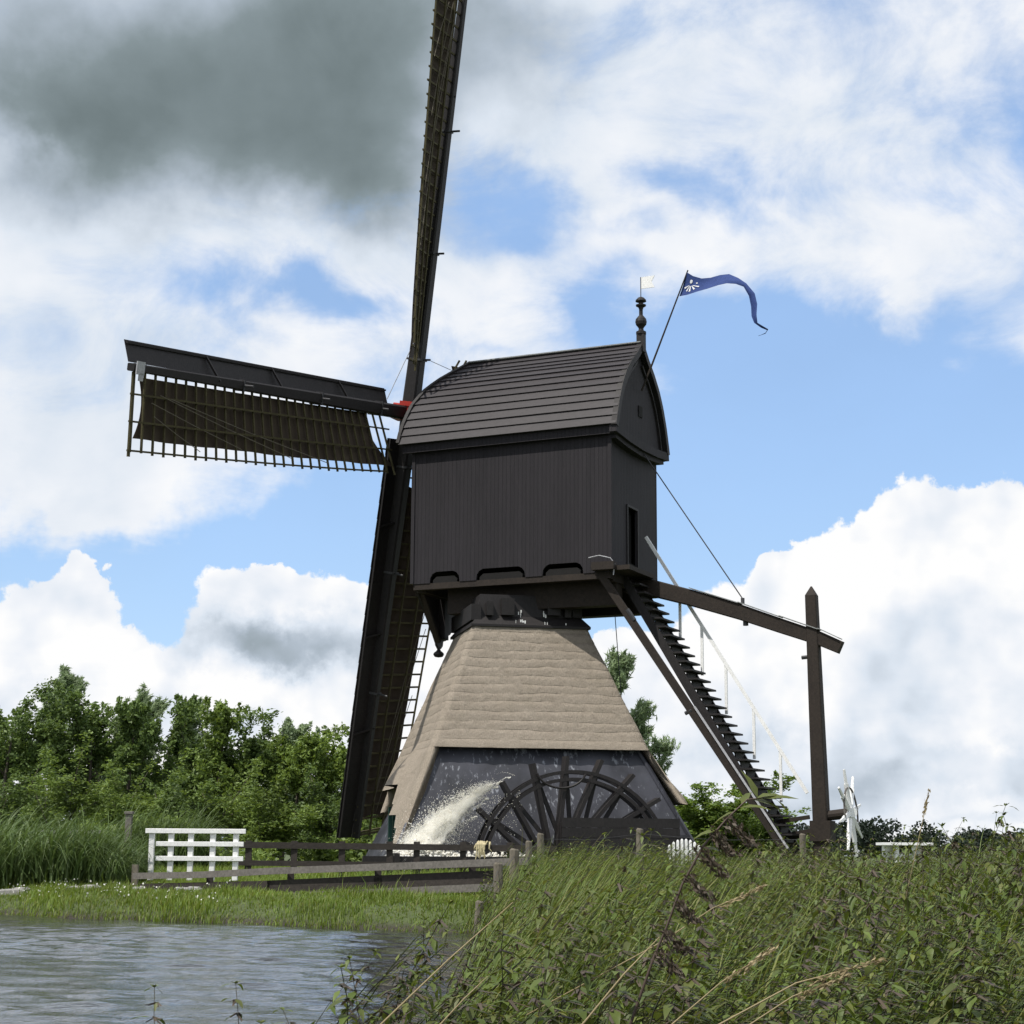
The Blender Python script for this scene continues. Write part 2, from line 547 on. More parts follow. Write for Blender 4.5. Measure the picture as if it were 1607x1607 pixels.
def m_thatch():
    m, nt, p, out = mat_base('reed_thatch')
    co = nd(nt, 'ShaderNodeTexCoord').outputs['Object']
    sep = nd(nt, 'ShaderNodeSeparateXYZ')
    nt.links.new(co, sep.inputs[0])
    big = noise(nt, co, 0.9, 5, 0.6)
    reeds = noise(nt, co, 34, 4, 0.75, (1, 1, 0.3))
    blot = noise(nt, co, 4.5, 6, 0.7)
    c = ramp(nt, big, [(0.3, (0.227, 0.190, 0.148)), (0.7, (0.317, 0.273, 0.222))])
    c = mixc(nt, 0.45, c, ramp(nt, blot, [(0.3, (0.154, 0.133, 0.110)), (0.7, (0.363, 0.323, 0.274))]))
    moss = noise(nt, co, 1.7, 7, 0.68)
    c = mixc(nt, ramp(nt, moss, [(0.52, (0, 0, 0)), (0.72, (0.55, 0.55, 0.55))]), c, (0.154, 0.136, 0.098))
    c = mixc(nt, 0.5, c, ramp(nt, reeds, [(0.25, (0.145, 0.119, 0.089)), (0.5, (0.272, 0.235, 0.189)), (0.8, (0.425, 0.371, 0.307))]))
    nt.links.new(c, p.inputs['Base Color'])
    p.inputs['Roughness'].default_value = 0.95
    p.inputs['Specular IOR Level'].default_value = 0.1
    h = nd(nt, 'ShaderNodeMath', operation='ADD')
    nt.links.new(reeds, h.inputs[0])
    nt.links.new(blot, h.inputs[1])
    bump(nt, p, h.outputs[0], 0.8, 0.05)
    return m


M['thatch'] = m_thatch()


def m_skirt():
    m, nt, p, out = mat_base('tarred_skirt')
    co = nd(nt, 'ShaderNodeTexCoord').outputs['Object']
    a = noise(nt, co, 0.8, 5, 0.6)
    c = ramp(nt, a, [(0.36, (0.006, 0.007, 0.011)), (0.62, (0.042, 0.044, 0.058))])
    seam = noise(nt, co, 2.3, 2, 0.5, (1, 1, 0.05))
    c = mixc(nt, 0.3, c, ramp(nt, seam, [(0.35, (0.012, 0.012, 0.018)), (0.7, (0.065, 0.068, 0.082))]))
    st = noise(nt, co, 10.0, 8, 0.66, (1, 1, 0.06), 0.25)
    st2 = noise(nt, co, 1.0, 3, 0.5)
    mm = nd(nt, 'ShaderNodeMath', operation='MULTIPLY_ADD')
    nt.links.new(st2, mm.inputs[0])
    mm.inputs[1].default_value = 0.35
    nt.links.new(st, mm.inputs[2])
    c = mixc(nt, ramp(nt, mm.outputs[0], [(0.755, (0, 0, 0)), (0.86, (0.6, 0.6, 0.6))]), c, (0.32, 0.34, 0.38))
    nt.links.new(c, p.inputs['Base Color'])
    p.inputs['Roughness'].default_value = 0.5
    bump(nt, p, seam, 0.3, 0.02)
    return m


M['skirt'] = m_skirt()


def m_cloth():
    m, nt, p, out = mat_base('brown_sail_canvas')
    co = nd(nt, 'ShaderNodeTexCoord').outputs['Object']
    a = noise(nt, co, 1.1, 5, 0.6)
    b = noise(nt, co, 60, 3, 0.6)
    c = ramp(nt, a, [(0.3, (0.040, 0.028, 0.019)), (0.7, (0.072, 0.053, 0.034))])
    c = mixc(nt, 0.3, c, ramp(nt, b, [(0.3, (0.02, 0.013, 0.01)), (0.7, (0.06, 0.042, 0.03))]))
    nt.links.new(c, p.inputs['Base Color'])
    p.inputs['Roughness'].default_value = 0.95
    tr = nd(nt, 'ShaderNodeBsdfTranslucent')
    tr.inputs[0].default_value = (0.10, 0.06, 0.04, 1)
    mx = nd(nt, 'ShaderNodeMixShader')
    mx.inputs[0].default_value = 0.18
    nt.links.new(p.outputs[0], mx.inputs[1])
    nt.links.new(tr.outputs[0], mx.inputs[2])
    nt.links.new(mx.outputs[0], out.inputs[0])
    return m


M['cloth'] = m_cloth()


def m_leaf(name, cols, trans=0.35, rough=0.55, tcol=None, nscale=0.6, vary=(0.75, 1.2), dry=0.0):
    m, nt, p, out = mat_base(name)
    geo = nd(nt, 'ShaderNodeNewGeometry')
    co = nd(nt, 'ShaderNodeTexCoord').outputs['Object']
    k = len(cols)
    c = ramp(nt, geo.outputs['Random Per Island'], [(i / max(1, k - 1), q) for i, q in enumerate(cols)])
    a = noise(nt, co, nscale, 3, 0.5)
    hv = nd(nt, 'ShaderNodeHueSaturation')
    nt.links.new(c, hv.inputs['Color'])
    nt.links.new(ramp(nt, a, [(0.3, (vary[0],) * 3), (0.7, (vary[1],) * 3)]), hv.inputs['Value'])
    c = hv.outputs[0]
    if dry:
        dn = noise(nt, co, 0.9, 4, 0.6)
        c = mixc(nt, ramp(nt, dn, [(0.50, (0, 0, 0)), (0.68, (dry, dry, dry))]), c, (0.10, 0.078, 0.036))
    nt.links.new(c, p.inputs['Base Color'])
    p.inputs['Roughness'].default_value = rough
    p.inputs['Specular IOR Level'].default_value = 0.35
    tr = nd(nt, 'ShaderNodeBsdfTranslucent')
    h2 = nd(nt, 'ShaderNodeHueSaturation')
    nt.links.new(c, h2.inputs['Color'])
    h2.inputs['Hue'].default_value = 0.485
    h2.inputs['Saturation'].default_value = 1.1
    h2.inputs['Value'].default_value = 1.25
    nt.links.new(h2.outputs[0], tr.inputs[0])
    mx = nd(nt, 'ShaderNodeMixShader')
    mx.inputs[0].default_value = trans
    nt.links.new(p.outputs[0], mx.inputs[1])
    nt.links.new(tr.outputs[0], mx.inputs[2])
    nt.links.new(mx.outputs[0], out.inputs[0])
    return m


M['leaf_dark'] = m_leaf('alder_leaves', [(0.0612, 0.1057, 0.0303), (0.1047, 0.1632, 0.0420), (0.1535, 0.2250, 0.0587), (0.0854, 0.1329, 0.0420)])
M['leaf_mid'] = m_leaf('bush_leaves', [(0.0930, 0.1470, 0.0298), (0.1517, 0.2214, 0.0446), (0.1982, 0.2732, 0.0696), (0.1054, 0.1681, 0.0397)])
M['leaf_willow'] = m_leaf('willow_leaves', [(0.1435, 0.2096, 0.0956), (0.2297, 0.3074, 0.1584), (0.3014, 0.3774, 0.2244), (0.1722, 0.2376, 0.1056)])
M['leaf_bright'] = m_leaf('bright_bush_leaves', [(0.10, 0.17, 0.025), (0.15, 0.23, 0.04), (0.19, 0.27, 0.06), (0.09, 0.15, 0.03)])
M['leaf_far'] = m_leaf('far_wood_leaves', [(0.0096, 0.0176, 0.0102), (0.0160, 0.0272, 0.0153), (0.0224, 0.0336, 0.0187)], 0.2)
M['nettle'] = m_leaf('nettle_leaves', [(0.0508, 0.0796, 0.0143), (0.0861, 0.1261, 0.0237), (0.1155, 0.1604, 0.0313), (0.0692, 0.0979, 0.0237), (0.1356, 0.1531, 0.0352), (0.0616, 0.0893, 0.0190), (0.1088, 0.1200, 0.0315)], 0.3, 0.5, nscale=1.3, vary=(0.65, 1.3), dry=0.22)
M['herb'] = m_leaf('waterside_herb_leaves', [(0.0603, 0.1008, 0.0166), (0.0935, 0.1453, 0.0249), (0.1283, 0.1706, 0.0352), (0.1810, 0.1706, 0.0569)], 0.3, nscale=1.3, vary=(0.7, 1.3), dry=0.22)
M['grass'] = m_leaf('bank_grass', [(0.0834, 0.1442, 0.0172), (0.1334, 0.2049, 0.0286), (0.1667, 0.2277, 0.0372), (0.1084, 0.1670, 0.0229), (0.2168, 0.2201, 0.0644)], 0.35)
M['reed'] = m_leaf('reed_leaves', [(0.0540, 0.0960, 0.0220), (0.0840, 0.1340, 0.0360), (0.1140, 0.1620, 0.0540), (0.0600, 0.1020, 0.0240)], 0.3)
M['straw'] = m_leaf('dry_straw', [(0.2592, 0.2030, 0.1056), (0.3312, 0.2660, 0.1452), (0.2160, 0.1680, 0.0858)], 0.15)
M['tassel'] = m_leaf('brown_seed_tassels', [(0.062, 0.047, 0.034), (0.090, 0.068, 0.048), (0.048, 0.038, 0.028)], 0.15)
M['stem'] = m_leaf('green_stems', [(0.050, 0.070, 0.022), (0.060, 0.050, 0.030), (0.045, 0.060, 0.02)], 0.0)
M['brownstem'] = m_leaf('brown_stems', [(0.055, 0.036, 0.028), (0.07, 0.048, 0.036)], 0.0)
M['petal'] = m_leaf('white_petals', [(0.65, 0.65, 0.58), (0.75, 0.74, 0.68)], 0.2)
M['bark'] = m_wood('tree_bark', (0.05, 0.042, 0.032), (0.10, 0.085, 0.068), 0.9, 5.0, (1, 1, 0.3), 0.6, 25)


def m_ground():
    m, nt, p, out = mat_base('meadow_soil')
    co = nd(nt, 'ShaderNodeTexCoord').outputs['Object']
    a = noise(nt, co, 0.5, 6, 0.6)
    b = noise(nt, co, 9.0, 6, 0.7)
    c = ramp(nt, a, [(0.35, (0.035, 0.058, 0.014)), (0.65, (0.060, 0.085, 0.022))])
    c = mixc(nt, 0.5, c, ramp(nt, b, [(0.3, (0.030, 0.036, 0.014)), (0.7, (0.085, 0.105, 0.035))]))
    sep = nd(nt, 'ShaderNodeSeparateXYZ')
    nt.links.new(co, sep.inputs[0])
    c = mixc(nt, ramp(nt, sep.outputs[2], [(0.33, (0, 0, 0)), (0.42, (1, 1, 1))]), (0.030, 0.025, 0.018), c)
    nt.links.new(c, p.inputs['Base Color'])
    p.inputs['Roughness'].default_value = 0.95
    bump(nt, p, b, 0.6, 0.05)
    return m


M['ground'] = m_ground()


def m_water():
    m, nt, p, out = mat_base('canal_water')
    co = nd(nt, 'ShaderNodeTexCoord').outputs['Object']
    d = noise(nt, co, 1.0, 3, 0.55, (14.0, 22.0, 1), 0.6)
    p.inputs['Base Color'].default_value = (0.030, 0.031, 0.030, 1)
    p.inputs['Roughness'].default_value = 0.06
    p.inputs['IOR'].default_value = 1.333
    p.inputs['Specular IOR Level'].default_value = 0.5
    bump(nt, p, d, 0.25, 0.02)
    return m


M['water'] = m_water()


def m_foam():
    m, nt, p, out = mat_base('white_foam')
    geo = nd(nt, 'ShaderNodeNewGeometry')
    c = ramp(nt, geo.outputs['Random Per Island'], [(0, (0.78, 0.75, 0.66)), (0.5, (0.85, 0.83, 0.76)), (1, (0.9, 0.9, 0.88))])
    nt.links.new(c, p.inputs['Base Color'])
    p.inputs['Roughness'].default_value = 0.6
    tr = nd(nt, 'ShaderNodeBsdfTranslucent')
    tr.inputs[0].default_value = (0.8, 0.78, 0.7, 1)
    mx = nd(nt, 'ShaderNodeMixShader')
    mx.inputs[0].default_value = 0.35
    nt.links.new(p.outputs[0], mx.inputs[1])
    nt.links.new(tr.outputs[0], mx.inputs[2])
    nt.links.new(mx.outputs[0], out.inputs[0])
    return m


M['foam'] = m_foam()


def m_spray_air(L):
    m = bpy.data.materials.new('spray_mist')
    m.use_nodes = True
    nt = m.node_tree
    nt.nodes.clear()
    out = nd(nt, 'ShaderNodeOutputMaterial')
    vol = nd(nt, 'ShaderNodeVolumePrincipled')
    vol.inputs['Color'].default_value = (0.985, 0.975, 0.94, 1)
    vol.inputs['Anisotropy'].default_value = 0.0
    nt.links.new(vol.outputs[0], out.inputs['Volume'])
    co = nd(nt, 'ShaderNodeTexCoord').outputs['Object']
    sp = nd(nt, 'ShaderNodeSeparateXYZ')
    nt.links.new(co, sp.inputs[0])

    def mth(op, a, b=0.0, c=0.0, cl=False):
        n = nd(nt, 'ShaderNodeMath', operation=op, use_clamp=cl)
        for i, v in enumerate((a, b, c)):
            if isinstance(v, bpy.types.NodeSocket):
                nt.links.new(v, n.inputs[i])
            else:
                n.inputs[i].default_value = v
        return n.outputs[0]

    x = sp.outputs[0]
    w_ = mth('MULTIPLY_ADD', x, 0.175, 0.05)
    sag = mth('MULTIPLY', mth('MULTIPLY', x, mth('SUBTRACT', L, x)), 0.09)
    zz = mth('SUBTRACT', sp.outputs[2], sag)
    r = mth('SQRT', mth('ADD', mth('MULTIPLY', zz, zz), mth('MULTIPLY', sp.outputs[1], sp.outputs[1])))
    rel = mth('DIVIDE', r, w_)
    nz = noise(nt, co, 5.5, 6, 0.68, (0.55, 1, 1), 0.7)
    nz2 = noise(nt, co, 22.0, 4, 0.65, (0.5, 1, 1))
    d = mth('SUBTRACT', 1.0, rel)
    d = mth('MULTIPLY_ADD', mth('SUBTRACT', nz, 0.5), 2.6, d)
    d = mth('MULTIPLY_ADD', mth('SUBTRACT', nz2, 0.5), 1.2, d)
    d = mth('MULTIPLY', d, 1.0, cl=True)
    nt.links.new(mth('MULTIPLY', d, 34.0), vol.inputs['Density'])
    return m


M['mist'] = m_spray_air(2.75)
M['blue'] = m_wood('blue_flag_cloth', (0.0225, 0.0450, 0.1612), (0.0338, 0.0638, 0.2108), 0.8, 4.0, bumps=0.1)
M['flagwhite'] = m_wood('white_flag_print', (0.72, 0.74, 0.78), (0.8, 0.8, 0.82), 0.8, 4.0, bumps=0.05)
# ------------------------------------------------------------------ ground and water
WATER_Z = 0.30
WAVE = 0.35


def shore(x, y):
    """signed distance-like measure: negative over the water, positive on land"""
    wob = 0.22 * np.sin(x * 1.3 + 0.4) + 0.12 * np.sin(x * 3.1) + 0.05 * np.sin(x * 7.7)
    far = (y - (23.3 - 0.74 * (x + 0.4) + wob)) * 0.8
    wob2 = 0.18 * np.sin(y * 0.9) + 0.10 * np.sin(y * 2.3 + 1.0)
    right = (x - (-0.30 - 0.55 * np.clip((9.2 - y) / 3.0, 0, 1) + wob2))
    near = (6.4 + 0.25 * np.sin(x * 1.1) - y)
    return np.maximum(np.maximum(far, right), near)


def ground_z(x, y):
    x = np.asarray(x, float)
    y = np.asarray(y, float)
    s = shore(x, y)
    land = 0.27 * (1 - np.exp(-np.maximum(s, 0) / 0.35)) + 0.24 * (1 - np.exp(-np.maximum(s, 0) / 5.0))
    bed = np.maximum(-0.9, 0.5 * np.minimum(s, 0))
    z = WATER_Z + np.where(s > 0, land, bed)
    bumps_ = 0.03 * np.sin(x * 2.1 + y * 1.3) * np.sin(y * 1.7 - x * 0.6) + 0.02 * np.sin(x * 5.3) * np.sin(y * 4.1)
    near_f = 0.25 + 0.75 * np.clip((y - 8.0) / 9.0, 0, 1)
    z = WATER_Z + (z - WATER_Z) * np.where(s > 0, near_f, 1.0)
    return z + np.where(s > 0, bumps_ * np.minimum(1, s * 2), 0)


def axis_coords(lo, hi, step, far, grow=1.35):
    c = list(np.arange(lo, hi + 1e-6, step))
    d = step
    a = hi
    while a < far:
        d *= grow
        a += d
        c.append(a)
    d = step
    a = lo
    while a > -far:
        d *= grow
        a -= d
        c.insert(0, a)
    return np.array(c)


gx = axis_coords(-16, 8, 0.22, 4200)
gy = axis_coords(2, 52, 0.22, 4200)
GX, GY = np.meshgrid(gx, gy, indexing='ij')
GZ = ground_z(GX, GY)
gv = np.stack([GX, GY, GZ], -1).reshape(-1, 3)
na, nb_ = GX.shape
ii, jj = np.meshgrid(np.arange(na - 1), np.arange(nb_ - 1), indexing='ij')
q0 = (ii * nb_ + jj).ravel()
gf = np.stack([q0, q0 + nb_, q0 + nb_ + 1, q0 + 1], -1)
ground = bulk('ground', gv, gf, M['ground'], smooth=True)
tag(ground, kind='structure')

wx = np.concatenate([-np.geomspace(160, 13.2, 24), np.arange(-13, 1.25, 0.05)])
wy = np.concatenate([np.arange(4.0, 30.0, 0.055), np.geomspace(30.2, 150, 24)])
WX, WY = np.meshgrid(wx, wy, indexing='ij')
wrng = np.random.default_rng(11)
WZ = np.zeros_like(WX)
for i in range(46):
    lam = 0.15 * (1.062 ** i) if i < 34 else wrng.uniform(0.18, 0.55)
    ang = R(wrng.normal(62, 34))
    kx, ky = math.cos(ang) * 2 * math.pi / lam, math.sin(ang) * 2 * math.pi / lam
    ph = wrng.uniform(0, 6.28) + 0.9 * np.sin(WX * wrng.uniform(0.2, 0.7) + WY * wrng.uniform(0.2, 0.6) + i)
    WZ += WAVE * lam * 0.0105 * np.sin(kx * WX + ky * WY + ph)
gust = 0.75 + 0.35 * np.sin(WX * 0.45 + 1.0) * np.sin(WY * 0.55 + 0.6 * np.sin(WX * 0.3))
WZ *= gust
wv = np.stack([WX, WY, WATER_Z + WZ], -1).reshape(-1, 3)
na2, nb2_ = WX.shape
ii, jj = np.meshgrid(np.arange(na2 - 1), np.arange(nb2_ - 1), indexing='ij')
q0 = (ii * nb2_ + jj).ravel()
water = bulk('water', wv, np.stack([q0, q0 + nb2_, q0 + nb2_ + 1, q0 + 1], -1), M['water'], smooth=True)
tag(water, kind='structure')

# ------------------------------------------------------------------ the windmill
# local frame: x points to the tail (stairs), y away from the camera, z up
mill = empty('windmill', (0.668, 48.0, 0), R(-25.0))
tag(mill, 'black wooden windmill on a thatched pyramid base with a paddle wheel and stairs', 'windmill')


def part(mb, name, mat, parent=mill, **k):
    return mb.build(name, mat, parent, **k)


HW = 1.75          # half width of the house
XF, XT = -2.86, 2.86
ZB, ZT = 8.42, 12.16

# --- walls
w = MB()
notches = [(-2.35, -1.45), (-0.96, 0.47), (0.96, 2.12)]
out_ = [(XF, ZB)]
for a0, a1 in notches:
    h = 0.30
    out_ += [(a0, ZB), (a0 + 0.02, ZB + 0.15), (a0 + 0.09, ZB + 0.25), (a0 + 0.2, ZB + h), (a1 - 0.2, ZB + h), (a1 - 0.09, ZB + 0.25), (a1 - 0.02, ZB + 0.15), (a1, ZB)]
out_ += [(XT, ZB), (XT, ZT), (XF, ZT)]
w.prism([(a, -HW, z) for a, z in out_], (0, 0.06, 0))
w.prism([(a, HW - 0.06, z) for a, z in out_], (0, 0.06, 0))
# tail wall with a door opening, front wall
TI = XT - 0.06
y0, y1, zd0, zd1 = -0.50, 0.20, 8.62, 10.34
for (ya, yb, za, zb) in ((-HW + 0.062, y0, ZB, ZT), (y1, HW - 0.062, ZB, ZT), (y0, y1, ZB, zd0), (y0, y1, zd1, ZT)):
    w.box(((TI + XT) / 2 - 0.002, (ya + yb) / 2, (za + zb) / 2), (0.056, yb - ya, zb - za))
w.box((XF + 0.03, 0, (ZB + ZT) / 2), (0.056, 2 * HW - 0.124, ZT - ZB))
walls = part(w, 'house_wall', M['boards'])
# corner boards
for sx_ in (XF - 0.02, XT + 0.012):
    c = MB()
    c.box((sx_, -HW - 0.012, (ZB + ZT) / 2), (0.10, 0.04, ZT - ZB - 0.02))
    part(c, 'corner_board', M['boards'])
# door
d = MB()
d.box((XT - 0.20, (y0 + y1) / 2, (zd0 + zd1) / 2), (0.04, y1 - y0 + 0.1, zd1 - zd0 + 0.1))
door = part(d, 'door', M['deepblack'])
d = MB()
for yy in (y0 - 0.03, y1 + 0.03):
    d.box((XT + 0.012, yy, (zd0 + zd1) / 2), (0.035, 0.06, zd1 - zd0 + 0.12))
d.box((XT + 0.013, (y0 + y1) / 2, zd1 + 0.03), (0.034, y1 - y0, 0.06))
d.build('door_frame', M['black'], door)
# floor plate + ceiling close the house
f = MB()
f.box((0, 0, ZB + 0.42), (5.58, 3.36, 0.08))
part(f, 'house_floor', M['deepblack'])

# --- roof: lapped boards on a bulging gothic profile
PROF = [(0.0, 14.93), (0.40, 14.56), (0.80, 14.26), (1.20, 13.88), (1.50, 13.45), (1.72, 13.0), (1.87, 12.6), (1.97, 12.28)]
PB = np.array(PROF)
seg = np.r_[0, np.cumsum(np.hypot(np.diff(PB[:, 0]), np.diff(PB[:, 1])))]


def prof(s):
    return np.array([np.interp(s, seg, PB[:, 0]), np.interp(s, seg, PB[:, 1])])


def a_front(z):
    return float(np.interp(z, [12.0, 12.4, 12.8, 13.4, 13.96, 14.48, 14.95], [-3.24, -3.24, -3.2, -3.08, -2.84, -2.52, -2.0]))


rb = MB()
NC = 13
XR = 3.14
for side in (-1, 1):
    for i in range(NC):
        s0, s1 = seg[-1] * i / NC, seg[-1] * (i + 1) / NC
        p0, p1 = prof(s0), prof(s1)
        t_ = (p1 - p0) / np.linalg.norm(p1 - p0)
        nn = np.array([t_[1] * -1, t_[0]])
        if nn[0] < 0:
            nn = -nn
        jit = 0.004 * random.uniform(-1, 1)
        inn0, out0 = p0 - nn * 0.03, p0 + nn * (0.004 + jit)
        p1e = p1 + t_ * 0.035
        inn1, out1 = p1e - nn * 0.0, p1e + nn * (0.045 + jit)
        V = []
        for zz, (bb, z) in zip((0, 0, 1, 1), (inn0, out0, out1, inn1)):
            V.append((a_front(z), side * bb, z))
        for (bb, z) in (inn0, out0, out1, inn1):
            V.append((XR + random.uniform(-0.008, 0.008), side * bb, z))
        rb.raw(V, [(0, 1, 2, 3), (7, 6, 5, 4), (0, 4, 5, 1), (1, 5, 6, 2), (2, 6, 7, 3), (3, 7, 4, 0)])
roof = part(rb, 'roof', M['roofboard'])
# ridge capping
r_ = MB()
r_.beam((-2.08, 0, 14.955), (3.12, 0, 14.945), 0.24, 0.06, cham=0.5)
r_.build('ridge_capping', M['lead'], roof)
# fascia boards under the eaves
for sd_ in (-1, 1):
    r_ = MB()
    r_.beam((-3.16, sd_ * 1.86, 12.16), (3.05, sd_ * 1.86, 12.16), 0.10, 0.27)
    r_.beam((-3.18, sd_ * 1.93, 12.30), (3.10, sd_ * 1.93, 12.30), 0.10, 0.06)
    r_.build('eaves_fascia', M['boards'], roof)
# front hood edge (curved weather boards)
r_ = MB()
for sd_ in (-1, 1):
    pts = []
    for s in np.linspace(0, seg[-1], 12):
        b_, z_ = prof(s)
        pts.append((a_front(z_) - 0.02, sd_ * (b_ + 0.02), z_ + 0.02))
    for p, q in zip(pts[:-1], pts[1:]):
        r_.beam(p, q, 0.10, 0.10, up=(1, 0, 0))
r_.build('hood_edge', M['black'], roof)
# inside front boarding of the roof (storm hatch wall)
r_ = MB()
poly = [(a_front(12.0) + 0.35, 0, 0)]
front = []
for sd_ in (1, -1):
    ss = np.linspace(0, seg[-1], 10) if sd_ == 1 else np.linspace(seg[-1], 0, 10)[:-1]
    for s in ss:
        b_, z_ = prof(s)
        front.append((a_front(z_) + 0.30, sd_ * max(0, b_ - 0.06), z_ - 0.05))
r_.prism(front, (0.05, 0, 0))
r_.build('front_boarding', M['boards'], roof)

# --- tail gable
g = MB()
gp = []
for sd_ in (1, -1):
    ss = np.linspace(0, seg[-1], 12) if sd_ == 1 else np.linspace(seg[-1], 0, 12)[:-1]
    for s in ss:
        b_, z_ = prof(s)
        gp.append((2.93, sd_ * max(0.0, b_ - 0.05), z_ - 0.05))
g.prism(gp, (0.07, 0, 0))
gable = part(g, 'tail_gable', M['boards'])
g = MB()
for sd_ in (-1, 1):
    pts = []
    for s in np.linspace(0, seg[-1], 14):
        b_, z_ = prof(s)
        pts.append((3.09, sd_ * b_ * 0.985, z_ - 0.07))
    for p, q in zip(pts[:-1], pts[1:]):
        g.beam(p, q, 0.17, 0.15, up=(1, 0, 0))
g.build('barge_board', M['black'], gable)
for sd_ in (-1, 1):
    g = MB()
    pts = []
    for s in np.linspace(seg[-1] * 0.1, seg[-1], 14):
        b_, z_ = prof(s)
        pts.append((3.03, sd_ * b_ * 0.84, 12.2 + (z_ - 12.2) * 0.86))
    for p, q in zip(pts[:-1], pts[1:]):
        g.beam(p, q, 0.06, 0.07, up=(1, 0, 0))
    g.build('arched_moulding', M['black'], gable)
g = MB()
zs = [12.10, 12.03, 12.00, 12.03, 12.10]
for (ya, yb, za, zb) in ((-1.98, -1.0, 12.16, 12.08), (-1.0, 0, 12.08, 12.05), (0, 1.0, 12.05, 12.08), (1.0, 1.98, 12.08, 12.16)):
    g.beam((3.05, ya, za), (3.05, yb, zb), 0.20, 0.22)
    g.beam((2.96, ya * 0.9, za - 0.17), (2.96, yb * 0.9, zb - 0.17), 0.20, 0.14)
g.build('gable_sill', M['boards'], gable)
g = MB()
g.box((3.012, 0.12, 13.05), (0.03, 0.26, 0.30))
hatch = g.build('gable_hatch', M['deepblack'], gable)
# finial
fi = MB()
fi.box((3.10, 0, 14.95), (0.20, 0.20, 0.55))
fi.lathe([(0.000, 0.2), (0.138, 0.2), (0.138, 0.27), (0.077, 0.30), (0.065, 0.36), (0.086, 0.40), (0.142, 0.47), (0.159, 0.55), (0.142, 0.63), (0.086, 0.70), (0.052, 0.74),
          (0.052, 0.90), (0.073, 0.96), (0.138, 1.00), (0.142, 1.03), (0.060, 1.06), (0.069, 1.10), (0.150, 1.13), (0.142, 1.17), (0.086, 1.23), (0.026, 1.26), (0.000, 1.27)], 14, (3.10, 0, 14.98))
fin = part(fi, 'finial', M['black'], smooth=False)
fi = MB()
fi.tube([(3.10, 0, 16.2), (3.10, 0, 16.80)], 0.013, 6)
vane_rod = fi.build('vane_rod', M['iron'], fin)
fi = MB()
fi.prism([(3.10, 0, 16.47), (3.10, 0, 16.80), (3.50, 0.0, 16.80), (3.41, 0.0, 16.64), (3.50, 0.0, 16.47)], (0, 0.02, 0))
fi.build('vane_flag', M['white'], fin)

# --- beams below the house
for yy in (-0.95, 0.95):
    bm_ = MB()
    bm_.box((0.35, yy, 8.02), (4.9, 0.42, 0.74))
    part(bm_, 'floor_beam', M['brown'])
for (a0, a1) in notches:
    bm_ = MB()
    a = (a0 + a1) / 2
    ww = a1 - a0 - 0.18
    bm_.prism([(a - ww / 2, -1.72, 8.39), (a - ww / 2, -1.72, 8.5), (a - ww / 2 + 0.1, -1.72, 8.59), (a + ww / 2 - 0.1, -1.72, 8.59), (a + ww / 2, -1.72, 8.5), (a + ww / 2, -1.72, 8.39)], (0, 3.44, 0))
    part(bm_, 'cross_beam', M['deepblack'])
bm_ = MB()
bm_.box((0, -1.62, 8.34), (5.7, 0.22, 0.16))
bm_.box((0, 1.62, 8.34), (5.7, 0.22, 0.16))
bm_.box((2.72, 0, 8.32), (0.26, 3.0, 0.2))
bm_.box((-2.72, 0, 8.32), (0.26, 3.0, 0.2))
part(bm_, 'floor_frame', M['brown'])
# platform beam poking out at the tail corner
bm_ = MB()
bm_.box((2.75, -1.88, 8.55), (0.62, 0.26, 0.20))
bm_.box((3.16, -0.95, 8.50), (0.55, 1.8, 0.12))
part(bm_, 'stair_landing', M['brown'])
bm_ = MB()
bm_.tube([(2.35, -1.95, 8.78), (2.65, -1.97, 8.82), (2.95, -1.95, 8.74), (3.05, -1.9, 8.6), (3.02, -1.92, 8.3)], 0.014, 5)
part(bm_, 'loose_cable', M['steel'])

# --- front apron hanging under the house with a turned ball
p_ = MB()
L_ = [(-1.50, 8.42), (-1.1, 8.0), (-0.72, 7.62), (-0.45, 7.30), (-0.2, 7.10), (-0.17, 6.95), (-0.06, 6.86), (0.06, 6.86), (0.17, 6.95), (0.2, 7.08), (0.36, 7.12), (0.5, 7.28), (0.62, 7.32), (0.78, 7.5), (0.92, 7.62), (1.12, 7.9), (1.3, 8.16), (1.62, 8.22), (1.7, 8.42)]
p_.prism([(-2.98, b_, z_) for b_, z_ in L_], (0.07, 0, 0))
apron = part(p_, 'front_apron', M['black'])
p_ = MB()
p_.lathe([(0.0, 0), (0.05, 0.0), (0.045, -0.06), (0.07, -0.1), (0.135, -0.15), (0.15, -0.20), (0.11, -0.26), (0.0, -0.28)], 12, (-2.95, 0, 6.90))
p_.build('turned_ball', M['black'], apron)
p_ = MB()
p_.beam((-2.86, -1.35, 8.42), (-2.86, -0.22, 7.02), 0.10, 0.16, up=(1, 0, 0))
p_.build('apron_strut', M['brown'], apron)
p_ = MB()
p_.box((-2.80, 0, 7.75), (0.18, 0.24, 1.3))
p_.build('apron_post', M['black'], apron)

# --- thatched pyramid base, own frame turned by 36.8 degrees
BASE_LOC = (-0.42, -0.196, 0)
BASE_ROT = R(36.8)


def bpart(mb, name, mat, parent=mill, **k):
    o = mb.build(name, mat, parent, **k)
    if parent is mill:
        o.location = BASE_LOC
        o.rotation_euler = (0, 0, BASE_ROT)
    return o


